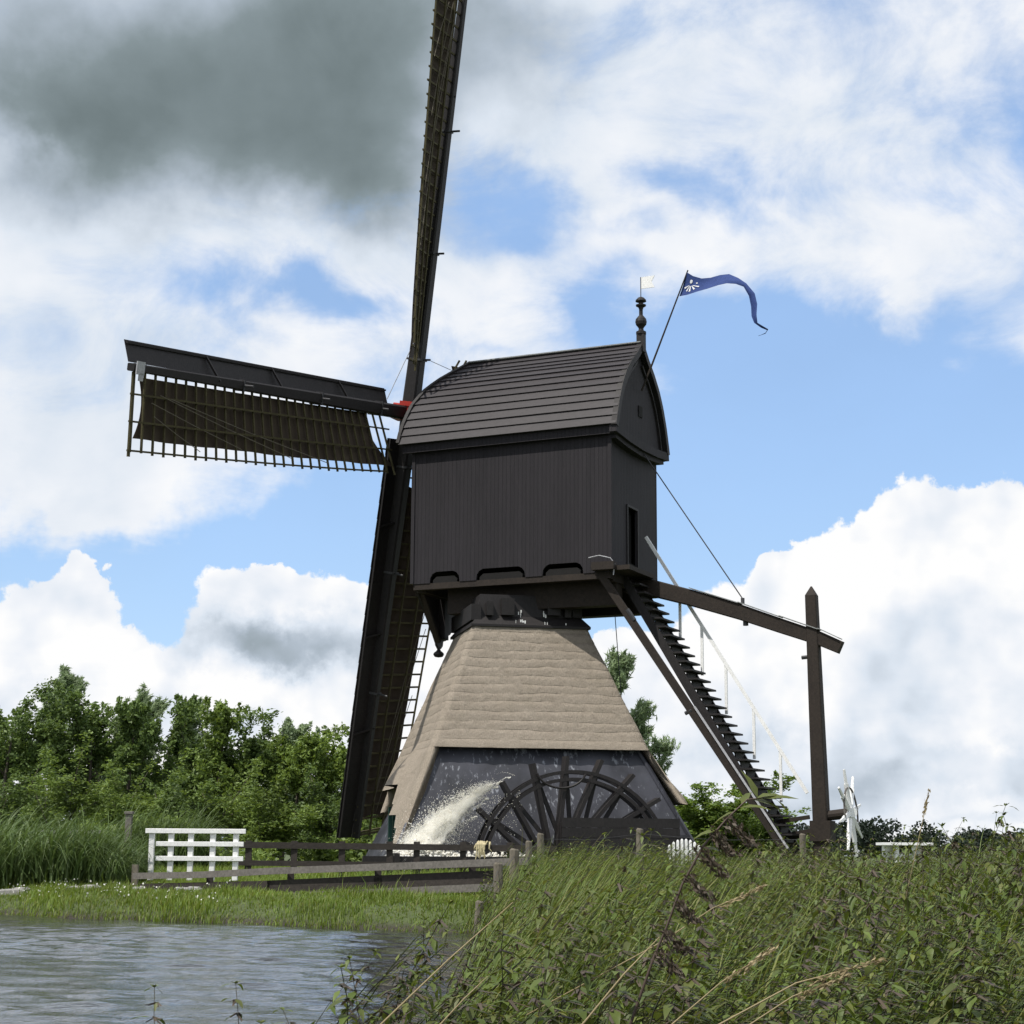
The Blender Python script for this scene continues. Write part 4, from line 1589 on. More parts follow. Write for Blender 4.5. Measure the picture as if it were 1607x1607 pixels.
def tree(name, label, x, y, h, wd, leaf, group=None, n=7000, kind='round', lean=0.06, seed=0, lsize=0.17, base=None, cat='tree'):
    g = np.random.default_rng(seed)
    z0 = float(ground_z(x, y)) if base is None else base
    root = empty(name, (x, y, z0), g.uniform(-0.3, 0.3))
    tag(root, label, cat, group)
    tk = MB()
    pts = []
    bx0, by0 = g.normal(0, 0.03, 2)
    for i in range(7):
        t = i / 6
        pts.append((lean * h * t * t + bx0 * h * math.sin(t * 3), by0 * h * math.sin(t * 2.4), h * 0.93 * t - 0.1))
    r0 = 0.016 * h + 0.03
    tk.tube(pts, [r0 * (1 - 0.85 * i / 6) for i in range(7)], 7)
    P = np.array(pts)
    C, D = [], []
    nl = {'round': 22, 'willow': 26, 'spire': 24, 'bush': 26}[kind]
    twigs = []
    for i in range(nl):
        f = g.uniform(0.10, 0.97) if kind != 'bush' else g.uniform(0.02, 0.9)
        st = np.array([np.interp(f, np.linspace(0, 1, 7), P[:, k]) for k in range(3)])
        az = g.uniform(0, 2 * math.pi)
        if kind == 'round':
            prof_ = math.sqrt(max(0.04, 1 - ((f - 0.48) / 0.60) ** 2))
            el = R(g.uniform(15, 65))
        elif kind == 'bush':
            prof_ = math.sqrt(max(0.05, 1 - ((f - 0.35) / 0.68) ** 2))
            el = R(g.uniform(20, 75))
        elif kind == 'spire':
            prof_ = max(0.10, (1 - f) ** 0.7)
            el = R(g.uniform(35, 72))
        else:
            prof_ = max(0.14, (1 - f) ** 0.6) * (0.5 + f)
            el = R(g.uniform(45, 78))
        L = wd * 0.55 * prof_ * g.uniform(0.75, 1.2) / max(0.35, math.cos(el)) * 0.85
        d = np.array([math.cos(az) * math.cos(el), math.sin(az) * math.cos(el), math.sin(el)])
        mid = st + d * L * 0.5 + g.normal(0, 0.06 * L, 3)
        end = st + d * L + np.array([lean * 1.6 * L, 0, 0.10 * L])
        if i % 2 == 0:
            tk.tube([st, mid, end], [r0 * 0.35 * (1 - 0.6 * f), r0 * 0.22 * (1 - 0.5 * f), 0.008], 5)
        for k in range(18):
            t = g.uniform(0.2, 1.12)
            p = st * (1 - t) ** 2 + 2 * t * (1 - t) * mid + t * t * end
            td = unit(d * 0.6 + g.normal(0, 0.6, 3) + np.array([lean * 3, 0, 0.35 if kind != 'round' else 0.15]))
            tl = g.uniform(0.2, 0.62) * min(1.4, wd * 0.32)
            twigs.append((p, td, tl))
    tp_ = np.array(pts[-1])
    for k in range(16):
        o_ = np.array([g.normal(0, 0.16 * wd), g.normal(0, 0.16 * wd), -abs(g.normal(0, 0.12 * wd))]) * (1 if kind != 'bush' else 1.5)
        twigs.append((tp_ + o_, unit(np.array([lean * 5 + g.normal(0, 0.25), g.normal(0, 0.25), 1.0])), g.uniform(0.35, 1.0) * min(1.2, wd * 0.34)))
    tw_p = np.array([t[0] for t in twigs])
    tw_d = np.array([t[1] for t in twigs])
    tw_l = np.array([t[2] for t in twigs])
    wgt = tw_l / tw_l.sum()
    idx = g.choice(len(twigs), n, p=wgt)
    t = g.uniform(0, 1, n)[:, None]
    sg = {'round': 0.13, 'willow': 0.085, 'spire': 0.10, 'bush': 0.13}[kind] * (0.6 + 0.12 * wd)
    c = tw_p[idx] + tw_d[idx] * tw_l[idx][:, None] * t + g.normal(0, 1, (n, 3)) * sg * (1.2 - 0.95 * t)
    el_ = 1.9 if kind == 'willow' else 1.25
    ld = unit(tw_d[idx] * 0.9 + g.normal(0, 0.75, (n, 3)) + np.array([lean * 3, 0, -0.1 if kind == 'willow' else -0.25]))
    nrm = unit(g.normal(0, 1, (n, 3)) + np.array([0, 0, 0.7]))
    sv = unit(np.cross(ld, nrm))
    sz = lsize * g.uniform(0.55, 1.25, n)[:, None]
    V, F = diamonds(c, ld * sz * 0.5 * el_, sv * sz * (0.16 if kind == 'willow' else 0.30))
    keep = V.reshape(-1, 4, 3)[:, :, 2].min(1) > 0.02
    V = V.reshape(-1, 4, 3)[keep].reshape(-1, 3)
    F = np.arange(len(V)).reshape(-1, 4)
    zs_ = V.reshape(-1, 4, 3)[:, :, 2].max(1)
    ztop_ = np.sort(zs_)[int(len(zs_) * 0.998) - 1]
    V = V * np.array([1, 1, h / ztop_])
    for q_ in tk.v:
        q_[:, 2] *= min(1.0, h / ztop_)
    tk.build('trunk', M['bark'], root, smooth=True)
    bulk('crown', V, F, leaf, parent=root)
    return root


def strips(base, dirs, length, width, bend, segs, g):
    """n arched blades: base (n,3), horizontal direction dirs (n,2), returns V, F quads"""
    n = len(base)
    V = np.zeros((n, (segs + 1) * 2, 3))
    side = np.stack([-dirs[:, 1], dirs[:, 0]], -1)
    tw = g.uniform(-0.8, 0.8, n)
    sx_ = side * np.cos(tw)[:, None] + dirs * np.sin(tw)[:, None]
    for k in range(segs + 1):
        t = k / segs
        ang = bend * t ** 1.3
        # integrate an arc
        hor = length * t * np.sin(ang * 0.6)
        ver = length * t * np.cos(ang * 0.75)
        wd = width * (1 - t ** 1.6) + 0.0015
        cx_ = base[:, 0] + dirs[:, 0] * hor
        cy_ = base[:, 1] + dirs[:, 1] * hor
        cz_ = base[:, 2] + ver
        V[:, 2 * k] = np.stack([cx_ - sx_[:, 0] * wd / 2, cy_ - sx_[:, 1] * wd / 2, cz_], -1)
        V[:, 2 * k + 1] = np.stack([cx_ + sx_[:, 0] * wd / 2, cy_ + sx_[:, 1] * wd / 2, cz_], -1)
    f = np.array([(2 * k, 2 * k + 1, 2 * k + 3, 2 * k + 2) for k in range(segs)])
    F = (np.arange(n) * (segs + 1) * 2)[:, None, None] + f[None]
    return V.reshape(-1, 3), F.reshape(-1, 4)


def leaf_tris(base, d, up, L, W, droop):
    """one folded pointed leaf as 6 triangles"""
    d = d / np.linalg.norm(d)
    s = np.cross(d, up)
    s /= np.linalg.norm(s) + 1e-9
    u = np.cross(s, d)
    m = base + d * L * 0.45 - u * W * 0.18
    a = base + d * L * 0.30 + s * W * 0.5
    b = base + d * L * 0.30 - s * W * 0.5
    a2 = base + d * L * 0.65 + s * W * 0.30 - u * droop * L * 0.12
    b2 = base + d * L * 0.65 - s * W * 0.30 - u * droop * L * 0.12
    tip = base + d * L - u * droop * L * 0.38
    V = [base, a, b, m, a2, b2, tip]
    F = [(0, 1, 3), (0, 3, 2), (1, 4, 3), (2, 3, 5), (4, 6, 3), (5, 3, 6)]
    return V, F


def nettle_proto(g, H=1.0, lean=0.12, tassels=True, wind=0.45):
    V, F, MI = [], [], []

    def addt(v, f, mi):
        o = len(V)
        V.extend(v)
        F.extend([tuple(i + o for i in q) for q in f])
        MI.extend([mi] * len(f))

    nn = 12
    az0 = g.uniform(0, 6.28)
    la = g.uniform(-0.5, 0.5)
    tasl = g.uniform(0, 1)
    pts = []
    for i in range(nn + 1):
        t = i / nn
        pts.append(np.array([lean * t * t * math.cos(la) + g.normal(0, 0.004), lean * t * t * math.sin(la) + g.normal(0, 0.004), H * t]))
    sv, sf = [], []
    for i in range(0, nn + 1, 2):
        r = 0.0042 * (1 - 0.6 * i / nn)
        for k in range(3):
            sv.append(pts[min(i, nn)] + np.array([r * math.cos(k * 2.094), r * math.sin(k * 2.094), 0]))
    ns = len(sv) // 3
    for i in range(ns - 1):
        for k in range(3):
            k2 = (k + 1) % 3
            sf.append((i * 3 + k, i * 3 + k2, (i + 1) * 3 + k2))
            sf.append((i * 3 + k, (i + 1) * 3 + k2, (i + 1) * 3 + k))
    addt(sv, sf, 1)
    for i in range(3, nn + 1):
        t = i / nn
        L = 0.150 * (1 - 0.62 * max(0, (t - 0.45) / 0.55)) * g.uniform(0.75, 1.15)
        for sgn in (0, 1):
            az = az0 + (i % 2) * 1.571 + sgn * 3.1416 + g.normal(0, 0.25)
            el = g.uniform(-0.95, 0.15) + 0.5 * max(0, t - 0.75) * 4 * 0.4
            d = np.array([math.cos(az) * math.cos(el) + wind, math.sin(az) * math.cos(el), math.sin(el)])
            b = pts[i] + np.array([d[0], d[1], 0]) * 0.012
            v, f = leaf_tris(b, d, np.array([0, 0, 1.0]), L, L * g.uniform(0.30, 0.42), g.uniform(0.5, 1.5))
            addt(v, f, 0)
        if tassels and 0.6 < t < 0.92 and tasl > 0.35:
            for k in range(6):
                az = g.uniform(0, 6.28)
                p = pts[i] + g.normal(0, 0.004, 3)
                l = g.uniform(0.03, 0.085)
                q = p + np.array([math.cos(az) * l * 0.8 + 0.01, math.sin(az) * l * 0.8, -l * g.uniform(0.1, 0.7)])
                w_ = np.array([-math.sin(az), math.cos(az), 0.3]) * 0.006
                addt([p - w_, p + w_, q + w_ * 0.7, q - w_ * 0.7], [(0, 1, 2), (0, 2, 3)], 2)
    # small top leaves
    for k in range(6):
        az = g.uniform(0, 6.28)
        d = np.array([math.cos(az) * 0.7, math.sin(az) * 0.7, 0.75])
        v, f = leaf_tris(pts[-1], d, np.array([0, 0.2, 1.0]), 0.032, 0.015, 0.4)
        addt(v, f, 0)
    return np.array(V), np.array(F), np.array(MI)


def herb_proto(g, H=1.0, lean=0.35):
    """upright waterside herb: many narrow leaves swept by the wind to the right"""
    V, F, MI = [], [], []

    def addt(v, f, mi):
        o = len(V)
        V.extend(v)
        F.extend([tuple(i + o for i in q) for q in f])
        MI.extend([mi] * len(f))

    for sidx in range(3):
        off = g.normal(0, 0.05, 2)
        hh = H * g.uniform(0.75, 1.05)
        n = 17
        pts = [np.array([off[0] + lean * (i / n) ** 1.8 * hh, off[1] + 0.05 * math.sin(i * 0.3), hh * (i / n) * (1 - 0.10 * (i / n))]) for i in range(n + 1)]
        for i in range(4, n + 1):
            for k in range(2):
                az = g.normal(0, 1.25)
                el = g.uniform(-0.1, 0.9)
                d = np.array([math.cos(az) * math.cos(el) + 0.5, math.sin(az) * math.cos(el), math.sin(el)])
                L = 0.085 * g.uniform(0.7, 1.2) * (1.15 - 0.5 * i / n)
                v, f = leaf_tris(pts[i], d, np.array([0, 0.1, 1.0]), L, L * 0.24, g.uniform(0.2, 1.0))
                addt(v, f, 0)
        w_ = np.array([0.0035, 0.0, 0])
        for i in range(0, n - 1, 3):
            a, b = pts[i], pts[i + 3] if i + 3 <= n else pts[n]
            addt([a - w_, a + w_, b + w_ * 0.7, b - w_ * 0.7], [(0, 1, 2), (0, 2, 3)], 1)
    return np.array(V), np.array(F), np.array(MI)


def scatter(protos, which, pos, hs_, rot, g):
    """stack transformed copies of prototypes into one vertex/face/material array"""
    Vs, Fs, Ms = [], [], []
    off = 0
    for pi, (V, F, MI) in enumerate(protos):
        sel = np.where(which == pi)[0]
        if not len(sel):
            continue
        c, s = np.cos(rot[sel]), np.sin(rot[sel])
        sc = hs_[sel]
        k = 0.80 + 0.35 * sc          # leaves shrink less than the stem
        X = V[None, :, 0] * k[:, None]
        Y = V[None, :, 1] * k[:, None]
        Z = V[None, :, 2] * sc[:, None]
        P = np.stack([X * c[:, None] - Y * s[:, None] + pos[sel, 0][:, None], X * s[:, None] + Y * c[:, None] + pos[sel, 1][:, None], Z + pos[sel, 2][:, None]], -1)
        n, m = P.shape[:2]
        Fi = F[None] + (np.arange(n) * m)[:, None, None] + off
        Vs.append(P.reshape(-1, 3))
        Fs.append(Fi.reshape(-1, 3))
        Ms.append(np.tile(MI, n))
        off += n * m
    return np.concatenate(Vs), np.concatenate(Fs), np.concatenate(Ms)


# ------------------------------------------------------------------ trees behind the mill
G_T = 'trees in the row behind the meadow'
LD, LM, LW = M['leaf_dark'], M['leaf_mid'], M['leaf_willow']
TREES = [
    # x, y, top height above ground, width, leaf, kind, lean, name, label
    (-17.6, 62, 6.3, 3.6, LD, 'round', .06, 'alder_tree', 'dark leafy tree at the left edge of the photo'),
    (-16.6, 64, 7.0, 2.2, LW, 'willow', .12, 'willow_tree', 'tallest pale feathery willow near the left edge, swept by wind'),
    (-15.3, 63, 6.1, 3.0, LD, 'round', .08, 'alder_tree', 'dark tree between the tall feathery willow and the bent willow'),
    (-14.3, 65, 6.3, 2.6, LW, 'willow', .16, 'willow_tree', 'pale willow with its top bent over to the right'),
    (-13.3, 62, 5.6, 2.2, LD, 'spire', .05, 'alder_tree', 'dark sparse tree with a pointed top left of the pale slim willow'),
    (-12.9, 67, 6.2, 1.9, LW, 'willow', .14, 'willow_tree', 'slim pale grey-green willow between two dark trees'),
    (-12.1, 65, 6.1, 1.9, LD, 'spire', .05, 'poplar_tree', 'slender dark spire-shaped tree above the white railing'),
    (-11.2, 63, 5.1, 2.6, LD, 'round', .05, 'alder_tree', 'low dark tree in the gap right of the slender spire'),
    (-10.1, 62, 5.7, 2.5, LM, 'spire', .04, 'alder_tree', 'green tree with a sharp leading shoot, middle of the row'),
    (-9.1, 63, 5.4, 2.8, LD, 'round', .05, 'alder_tree', 'broad dark tree with an uneven top, right of the sharp shoot'),
    (-8.3, 66, 5.3, 2.1, LW, 'spire', .06, 'willow_tree', 'paler tree with thin upright twigs toward the right of the row'),
    (-7.3, 62, 4.8, 2.6, LM, 'round', .05, 'alder_tree', 'lower light green tree left of the windmill sail'),
    (-6.2, 62, 4.3, 2.5, LM, 'round', .04, 'alder_tree', 'rightmost low green tree of the row, beside the hanging sail'),
    (-5.75, 64, 4.9, 0.9, LD, 'spire', .02, 'sapling', 'thin dark sapling sticking up beside the hanging sail'),
]
for i, (x, y, h, wd, lf, kind, lean, nm, lab) in enumerate(TREES):
    tree(nm, lab, x, y, h, wd, lf, G_T, n=int(7000 + 4200 * wd) if wd > 1 else 1000, kind=kind, lean=lean, seed=100 + i, lsize=0.135 if kind != 'willow' else 0.16)
BUSH = [
    (-15.6, 56, 3.6, 3.0, LD, 'dark bush at the far left in front of the trees'),
    (-13.3, 55, 3.9, 3.0, LM, 'large light green bush left of the white railing'),
    (-11.5, 55, 3.6, 2.6, LM, 'rounded light green bush above the grey post'),
    (-9.9, 54, 3.0, 2.5, LD, 'dark bush right behind the white railing'),
    (-8.4, 54, 3.2, 2.6, LM, 'mid green bush above the right end of the white railing'),
    (-6.9, 53, 2.7, 2.3, LM, 'pale speckled bush above the dark rail fence'),
    (-5.5, 55.5, 3.1, 2.2, LD, 'dark low bush just left of the hanging sail'),
    (-4.1, 57, 3.0, 2.0, LD, 'low bush behind the hanging sail'),
]
for i, (x, y, h, wd, lf, lab) in enumerate(BUSH):
    tree('bush', lab, x, y, h, wd, lf, 'bushes in front of the tree row', n=int(3200 + 2300 * wd), kind='bush', lean=.05, seed=300 + i, lsize=0.12, cat='bush')
BACK = [(-19.5, 70, 6.3), (-16.2, 71, 6.3), (-13.0, 70, 5.9), (-9.9, 71, 5.4), (-7.0, 70, 4.3), (-4.6, 70, 3.3)]
for i, (x, y, h) in enumerate(BACK):
    tree('alder_tree', ['dark tree in the back row behind the tallest feathery willow', 'dark tree in the back row behind the bent willow', 'dark tree in the back row behind the slender spire', 'dark tree in the back row behind the sharp leading shoot', 'dark tree in the back row behind the thin sapling', 'dark low tree in the back row behind the hanging sail'][i], x, y, h, 3.9, LD, 'trees of the back row', n=11000, kind='bush', lean=.03, seed=700 + i, lsize=0.20)
# trees seen past the mill
tree('willow_tree', 'pale willow seen between the hanging sail and the thatched base', -3.3, 70, 6.2, 2.2, LW, 'willows behind the mill', 7500, 'willow', .10, 501, 0.2)
tree('willow_tree', 'tall thin willow rising right behind the thatch of the base', 4.35, 75, 9.0, 1.9, LW, 'willows behind the mill', 9500, 'willow', .03, 502, 0.2)
tree('willow_tree', 'shorter willow behind the right slope of the thatch', 5.35, 76, 7.0, 1.6, LW, 'willows behind the mill', 6000, 'willow', .06, 503, 0.2)
tree('willow_tree', 'lowest thin willow beside the right corner of the tarred wall', 6.1, 77, 5.6, 1.7, LW, 'willows behind the mill', 4000, 'willow', .06, 504, 0.2)
tree('bush', 'bright green bush right of the mill base, under the stairs', 6.85, 58, 3.0, 3.6, M['leaf_bright'], 'bushes under the stairs', 26000, 'round', .03, 505, 0.13, cat='bush')
tree('bush', 'lower green bush at the foot of the stairs', 7.8, 57, 1.9, 2.6, M['leaf_bright'], 'bushes under the stairs', 15000, 'round', .03, 506, 0.12, cat='bush')
tree('bush', 'small dark bush behind the mill between thatch corner and bright bush', 4.9, 57, 1.8, 1.3, LD, 'bushes under the stairs', 1200, 'bush', .03, 507, 0.15, cat='bush')

# far wood along the horizon: one mass
g = np.random.default_rng(21)
cl, nlf = [], 0
Cc, Rr = [], []
for i in range(260):
    x = g.uniform(-60, 190)
    y = 400 + g.uniform(-25, 60)
    h = 8.2 + 1.6 * math.sin(x * 0.055 + 0.9) + 1.1 * math.sin(x * 0.17) + g.uniform(-1.0, 1.2)
    if x > 75:
        h *= max(0.45, 1 - (x - 75) / 90)
    for k in range(3):
        r = g.uniform(1.6, 3.0)
        Cc.append((x + g.normal(0, 2), y + g.normal(0, 2), 0.8 + (h - r * 0.6) * (0.35 + 0.33 * k)))
        Rr.append(r)
Cc, Rr = np.array(Cc), np.array(Rr)
n = 110000
idx = g.integers(0, len(Cc), n)
pd = unit(g.normal(0, 1, (n, 3)))
c = Cc[idx] + pd * Rr[idx][:, None] * g.uniform(0.5, 1.05, n)[:, None] * np.array([1.15, 1.15, 0.9])
ld = unit(g.normal(0, 1, (n, 3)))
sv = unit(np.cross(ld, g.normal(0, 1, (n, 3))))
V, F = diamonds(c, ld * 0.42, sv * 0.30)
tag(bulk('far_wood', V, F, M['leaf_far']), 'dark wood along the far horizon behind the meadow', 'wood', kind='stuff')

# undergrowth under the trees
g = np.random.default_rng(22)
n = 16000
x = g.uniform(-22, -2.2, n)
y = 47 + g.uniform(0, 6, n)
hh = (0.75 + 0.35 * np.sin(x * 1.1) + 0.2 * np.sin(x * 2.7 + 1)) * g.uniform(0.05, 1.25, n)
y = np.where(x > -6.6, y + 6.5, y)
c = np.stack([x, y, ground_z(x, y) + hh], -1)
ld = unit(g.normal(0, 1, (n, 3)) + np.array([0.4, 0, 0.3]))
sv = unit(np.cross(ld, unit(g.normal(0, 1, (n, 3)) + np.array([0, 0, 1.0]))))
sz = g.uniform(0.06, 0.13, n)[:, None]
V, F = diamonds(c, ld * sz, sv * sz * 0.45)
tag(bulk('undergrowth', V, F, M['leaf_mid']), 'low leafy undergrowth below the tree row', 'undergrowth', kind='stuff')

# reed beds on the left
def reeds(x0, x1, y0, y1, n, hmin, hmax, seed, label, hfun=None):
    g = np.random.default_rng(seed)
    x = g.uniform(x0, x1, n)
    y = g.uniform(y0, y1, n)
    base = np.stack([x, y, ground_z(x, y) - 0.02], -1)
    a = g.normal(0.0, 1.0, n)
    dirs = np.stack([np.cos(a), np.sin(a)], -1)
    L = g.uniform(hmin, hmax, n)
    if hfun is not None:
        L = L * hfun(x)
    base[:, 2] += L * g.uniform(0, 0.35, n)
    V, F = strips(base, dirs, L * 0.8, 0.028 * g.uniform(0.6, 1.3, n), g.uniform(0.7, 2.1, n), 5, g)
    o = bulk('reed_bed', V, F, M['reed'])
    tag(o, label, 'reeds', kind='stuff')


reeds(-11.5, -6.75, 31.2, 34.5, 5200, 1.0, 1.7, 31, 'thick drooping green reeds at the left edge beside the bank', lambda x: 0.55 + 0.45 * np.clip((-6.6 - x) / 1.2, 0, 1))
reeds(-10.2, -7.9, 46.0, 48.0, 1500, 1.4, 2.1, 32, 'taller reeds behind the grey post left of the white railing')

# ------------------------------------------------------------------ grass of the far bank
g = np.random.default_rng(41)
n = 130000
x = g.uniform(-15, 1.6, n)
y = 23.3 - 0.74 * (x + 0.4) + g.uniform(-0.4, 10.5, n)
s = shore(x, y)
keep = (s > -0.14) & (y < 45)
x, y, s = x[keep], y[keep], s[keep]
n = len(x)
base = np.stack([x, y, np.maximum(ground_z(x, y) - 0.01, WATER_Z - 0.02)], -1)
patchy = 0.75 + 0.35 * np.sin(x * 1.9 + 0.3 * y) * np.sin(y * 1.1) + 0.25 * np.sin(x * 4.3 + y * 2.0)
L = np.clip(patchy, 0.4, 1.4) * g.uniform(0.06, 0.17, n) * np.clip(1.25 - s * 0.06, 0.7, 1.3)
tall = g.uniform(0, 1, n) < 0.03
L[tall] *= 2.0
a = g.normal(0.2, 1.5, n)
dirs = np.stack([np.cos(a), np.sin(a)], -1)
V, F = strips(base, dirs, L, 0.011 * g.uniform(0.7, 1.5, n), g.uniform(0.3, 1.4, n), 2, g)
tag(bulk('bank_grass', V, F, M['grass']), 'bright green grass on the far bank of the canal', 'grass', kind='stuff')
# meadow around and behind the mill
n = 60000
x = np.concatenate([g.uniform(-12, 12, n)])
y = g.uniform(36, 60, n)
base = np.stack([x, y, ground_z(x, y) - 0.01], -1)
a = g.normal(0.2, 1.5, n)
V, F = strips(base, np.stack([np.cos(a), np.sin(a)], -1), g.uniform(0.08, 0.28, n), 0.016 * g.uniform(0.7, 1.4, n), g.uniform(0.3, 1.3, n), 2, g)
tag(bulk('meadow_grass', V, F, M['grass']), 'longer meadow grass around the foot of the windmill', 'grass', kind='stuff')
# clover flowers near the waterline
n = 260
x = g.uniform(-10, -4.2, n)
y = 23.3 - 0.74 * (x + 0.4) + np.abs(g.normal(0, 0.9, n)) + 0.45
c = np.stack([x, y, ground_z(x, y) + g.uniform(0.07, 0.2, n)], -1)
ld = unit(g.normal(0, 1, (n, 3)))
sv = unit(np.cross(ld, g.normal(0, 1, (n, 3))))
sz = g.uniform(0.008, 0.02, n)[:, None]
V, F = diamonds(c, ld * sz, sv * sz)
tag(bulk('clover_flowers', V, F, M['petal']), 'tiny white flowers scattered in the bank grass on the left', 'flowers', kind='stuff')

# ------------------------------------------------------------------ weeds of the near right bank
g = np.random.default_rng(51)
nprot = [nettle_proto(g, 1.0, g.uniform(0.10, 0.34)) for _ in range(12)]
hprot = [herb_proto(g, 1.0, g.uniform(0.25, 0.5)) for _ in range(6)]


def ztop(x, y):
    a = 0.87 + 0.045 * (y - 6.0) - 0.12 * np.clip(6.0 - y, 0, 2)
    a = np.minimum(a, 1.22 + 0.006 * (y - 14))
    a = a + 0.20 * np.clip((x / y - 0.20) / 0.085, 0, 1) * np.clip((y - 7) / 4, 0, 1)
    a = a - 0.05 * np.exp(-(((x / y) - 0.20) / 0.035) ** 2)
    a = a + 0.05 * np.sin(x * 2.3 + y * 1.1) + 0.04 * np.sin(x * 4.7 - y * 2.1)
    sl = x + 0.30 + 0.55 * np.clip((9.2 - y) / 3.0, 0, 1)
    return np.minimum(a, 0.56 + 0.55 * np.maximum(sl, 0) + 0.02 * y)


def weed_points(y0, y1, dens, g, xlo=-0.95):
    area = 0
    ys, xs = [], []
    yy = y0
    while yy < y1:
        dy = 0.5
        xmax = 0.31 * yy + 0.7
        k = int((xmax - xlo) * dy * dens)
        xs.append(g.uniform(xlo, xmax, k))
        ys.append(g.uniform(yy, yy + dy, k))
        yy += dy
    return np.concatenate(xs), np.concatenate(ys)


xa, ya = weed_points(4.4, 10, 36, g)
xb, yb_ = weed_points(10, 19, 19, g)
xc, yc_ = weed_points(19, 33, 11, g)
x, y = np.concatenate([xa, xb, xc]), np.concatenate([ya, yb_, yc_])
z = ground_z(x, y)
clump = np.sin(x * 3.1 + 1.7 * np.sin(y * 1.3)) * np.sin(y * 2.6 + 1.1 * np.sin(x * 2.2))
top_ = ztop(x, y) + g.normal(-0.03, 0.14, len(x)) + 0.15 * clump
hgt = np.clip(top_ - z, 0.10, 1.15)
ok = (z > WATER_Z - 0.12) & (x > -0.42 - 0.6 * np.clip((9.0 - y) / 3.0, 0, 1)) & (np.hypot(x, y) > 4.2) & (g.uniform(0, 1, len(x)) < 0.80 + 0.45 * clump)
# herbs dominate the middle of the bank, nettles the front and right
isherb = g.uniform(0, 1, len(x)) < np.clip(0.34 + 0.8 * np.clip((0.16 - x / y) / 0.10, 0, 1) * np.clip((y - 8.5) / 3, 0, 1), 0, 0.92)
sel = ok & ~isherb
pos = np.stack([x, y, z - 0.02], -1)
V, F, MI = scatter(nprot, g.integers(0, len(nprot), sel.sum()), pos[sel], hgt[sel], g.normal(0, 0.55, sel.sum()), g)
tag(bulk('nettle_thicket', V, F, [M['nettle'], M['stem'], M['tassel']], MI), 'dense thicket of stinging nettles filling the near right bank', 'nettles', kind='stuff')
sel = ok & isherb
V, F, MI = scatter(hprot, g.integers(0, len(hprot), sel.sum()), pos[sel], hgt[sel] * 1.02, g.normal(0, 0.35, sel.sum()), g)
tag(bulk('waterside_herbs', V, F, [M['herb'], M['stem']], MI), 'wind-swept soft green herbs on the bank before the mill', 'herbs', kind='stuff')
# thin grass and dry stalks between the weeds
n = 9500
yy = 7 + 23 * g.uniform(0, 1, n) ** 1.3
xx = -0.3 + g.uniform(0, 1, n) ** 1.5 * (0.30 * yy + 0.8)
kp = g.uniform(0, 1, n) < np.clip(1.15 - xx / yy / 0.18, 0.30, 1) * np.clip((yy - 5.5) / 4, 0.25, 1)
kp &= xx > -0.25
xx, yy = xx[kp], yy[kp]
n = len(xx)
zz = ground_z(xx, yy)
a = g.normal(0.0, 0.5, n)
Lg = np.clip((ztop(xx, yy) - zz) * 1.18 + g.normal(0.02, 0.10, n), 0.15, 1.25)
V, F = strips(np.stack([xx, yy, zz], -1), np.stack([np.cos(a), np.sin(a)], -1), Lg, 0.009 * g.uniform(0.6, 1.4, n), g.uniform(0.5, 1.35, n), 5, g)
tag(bulk('bank_weed_grass', V, F, [M['herb']]), 'thin grass blades growing between the weeds of the near bank', 'grass', kind='stuff')

# single nettles that stand out
def single(protos, k, x, y, h, rot, label, group, name='nettle_plant', mats=None, cat='nettle'):
    V, F, MI = protos[k]
    sc = 0.55 + 0.45 * h
    P = np.stack([V[:, 0] * sc, V[:, 1] * sc, V[:, 2] * h], -1)
    root = empty(name, (x, y, float(ground_z(x, y)) - 0.02), rot)
    tag(root, label, cat, group)
    mats = mats or [M['nettle'], M['stem'], M['tassel']]
    for mi, nm in ((0, 'leaves'), (1, 'stem'), (2, 'seed_tassels')):
        s_ = MI == mi
        if s_.any():
            used_, inv = np.unique(F[s_].ravel(), return_inverse=True)
            bulk(nm, P[used_], inv.reshape(-1, 3), mats[mi], parent=root)
    return root


SING = [
    (-0.78, 6.2, 0.62, 'bushier nettle at the bottom edge, just left of the leafy one by the straw'),
    (-0.38, 6.15, 0.60, 'nettle at the bottom edge directly under the foot of the short straw'),
    (-0.55, 6.5, 0.70, 'highest nettle of the cluster at the bottom edge over the water'),
    (3.20, 10.9, 0.90, 'nettle cut by the right edge of the photo'),
    (2.25, 9.9, 0.74, 'nettle top left of the slim nettle against the far wood'),
    (-1.16, 6.15, 0.56, 'small nettle poking up at the bottom edge, leftmost in the water foreground'),
    (-0.89, 6.15, 0.58, 'small nettle at the bottom edge, right of the leftmost one'),
    (-0.62, 6.1, 0.50, 'low nettle at the bottom edge between the slim nettle and the straw stalk'),
    (-0.47, 6.3, 0.66, 'leafy nettle at the water edge under the long straw stalk'),
    (2.62, 9.6, 0.80, 'tall nettle against the sky near the right edge'),
    (2.92, 10.2, 0.86, 'tallest nettle against the sky at the right edge'),
    (2.45, 10.4, 0.78, 'slim nettle top against the far wood, left of the taller right one'),
    (1.95, 9.0, 0.70, 'nettle standing in front of the white hut'),
    (1.62, 8.6, 0.68, 'nettle standing right of the winch wheel'),
    (1.45, 8.2, 0.66, 'nettle top in front of the tail post'),
]
for i, (x, y, h, lab) in enumerate(SING):
    s_ = max(0.0, x + 0.3)
    top_s = h + 0.28 + 0.27 * (1 - math.exp(-s_ / 0.35)) + 0.24 * (1 - math.exp(-s_ / 5.0))
    h = top_s - float(ground_z(x, y)) + 0.02
    single(nprot, i % len(nprot), x, y, h, 0.4 * i, lab, 'single nettles standing out')

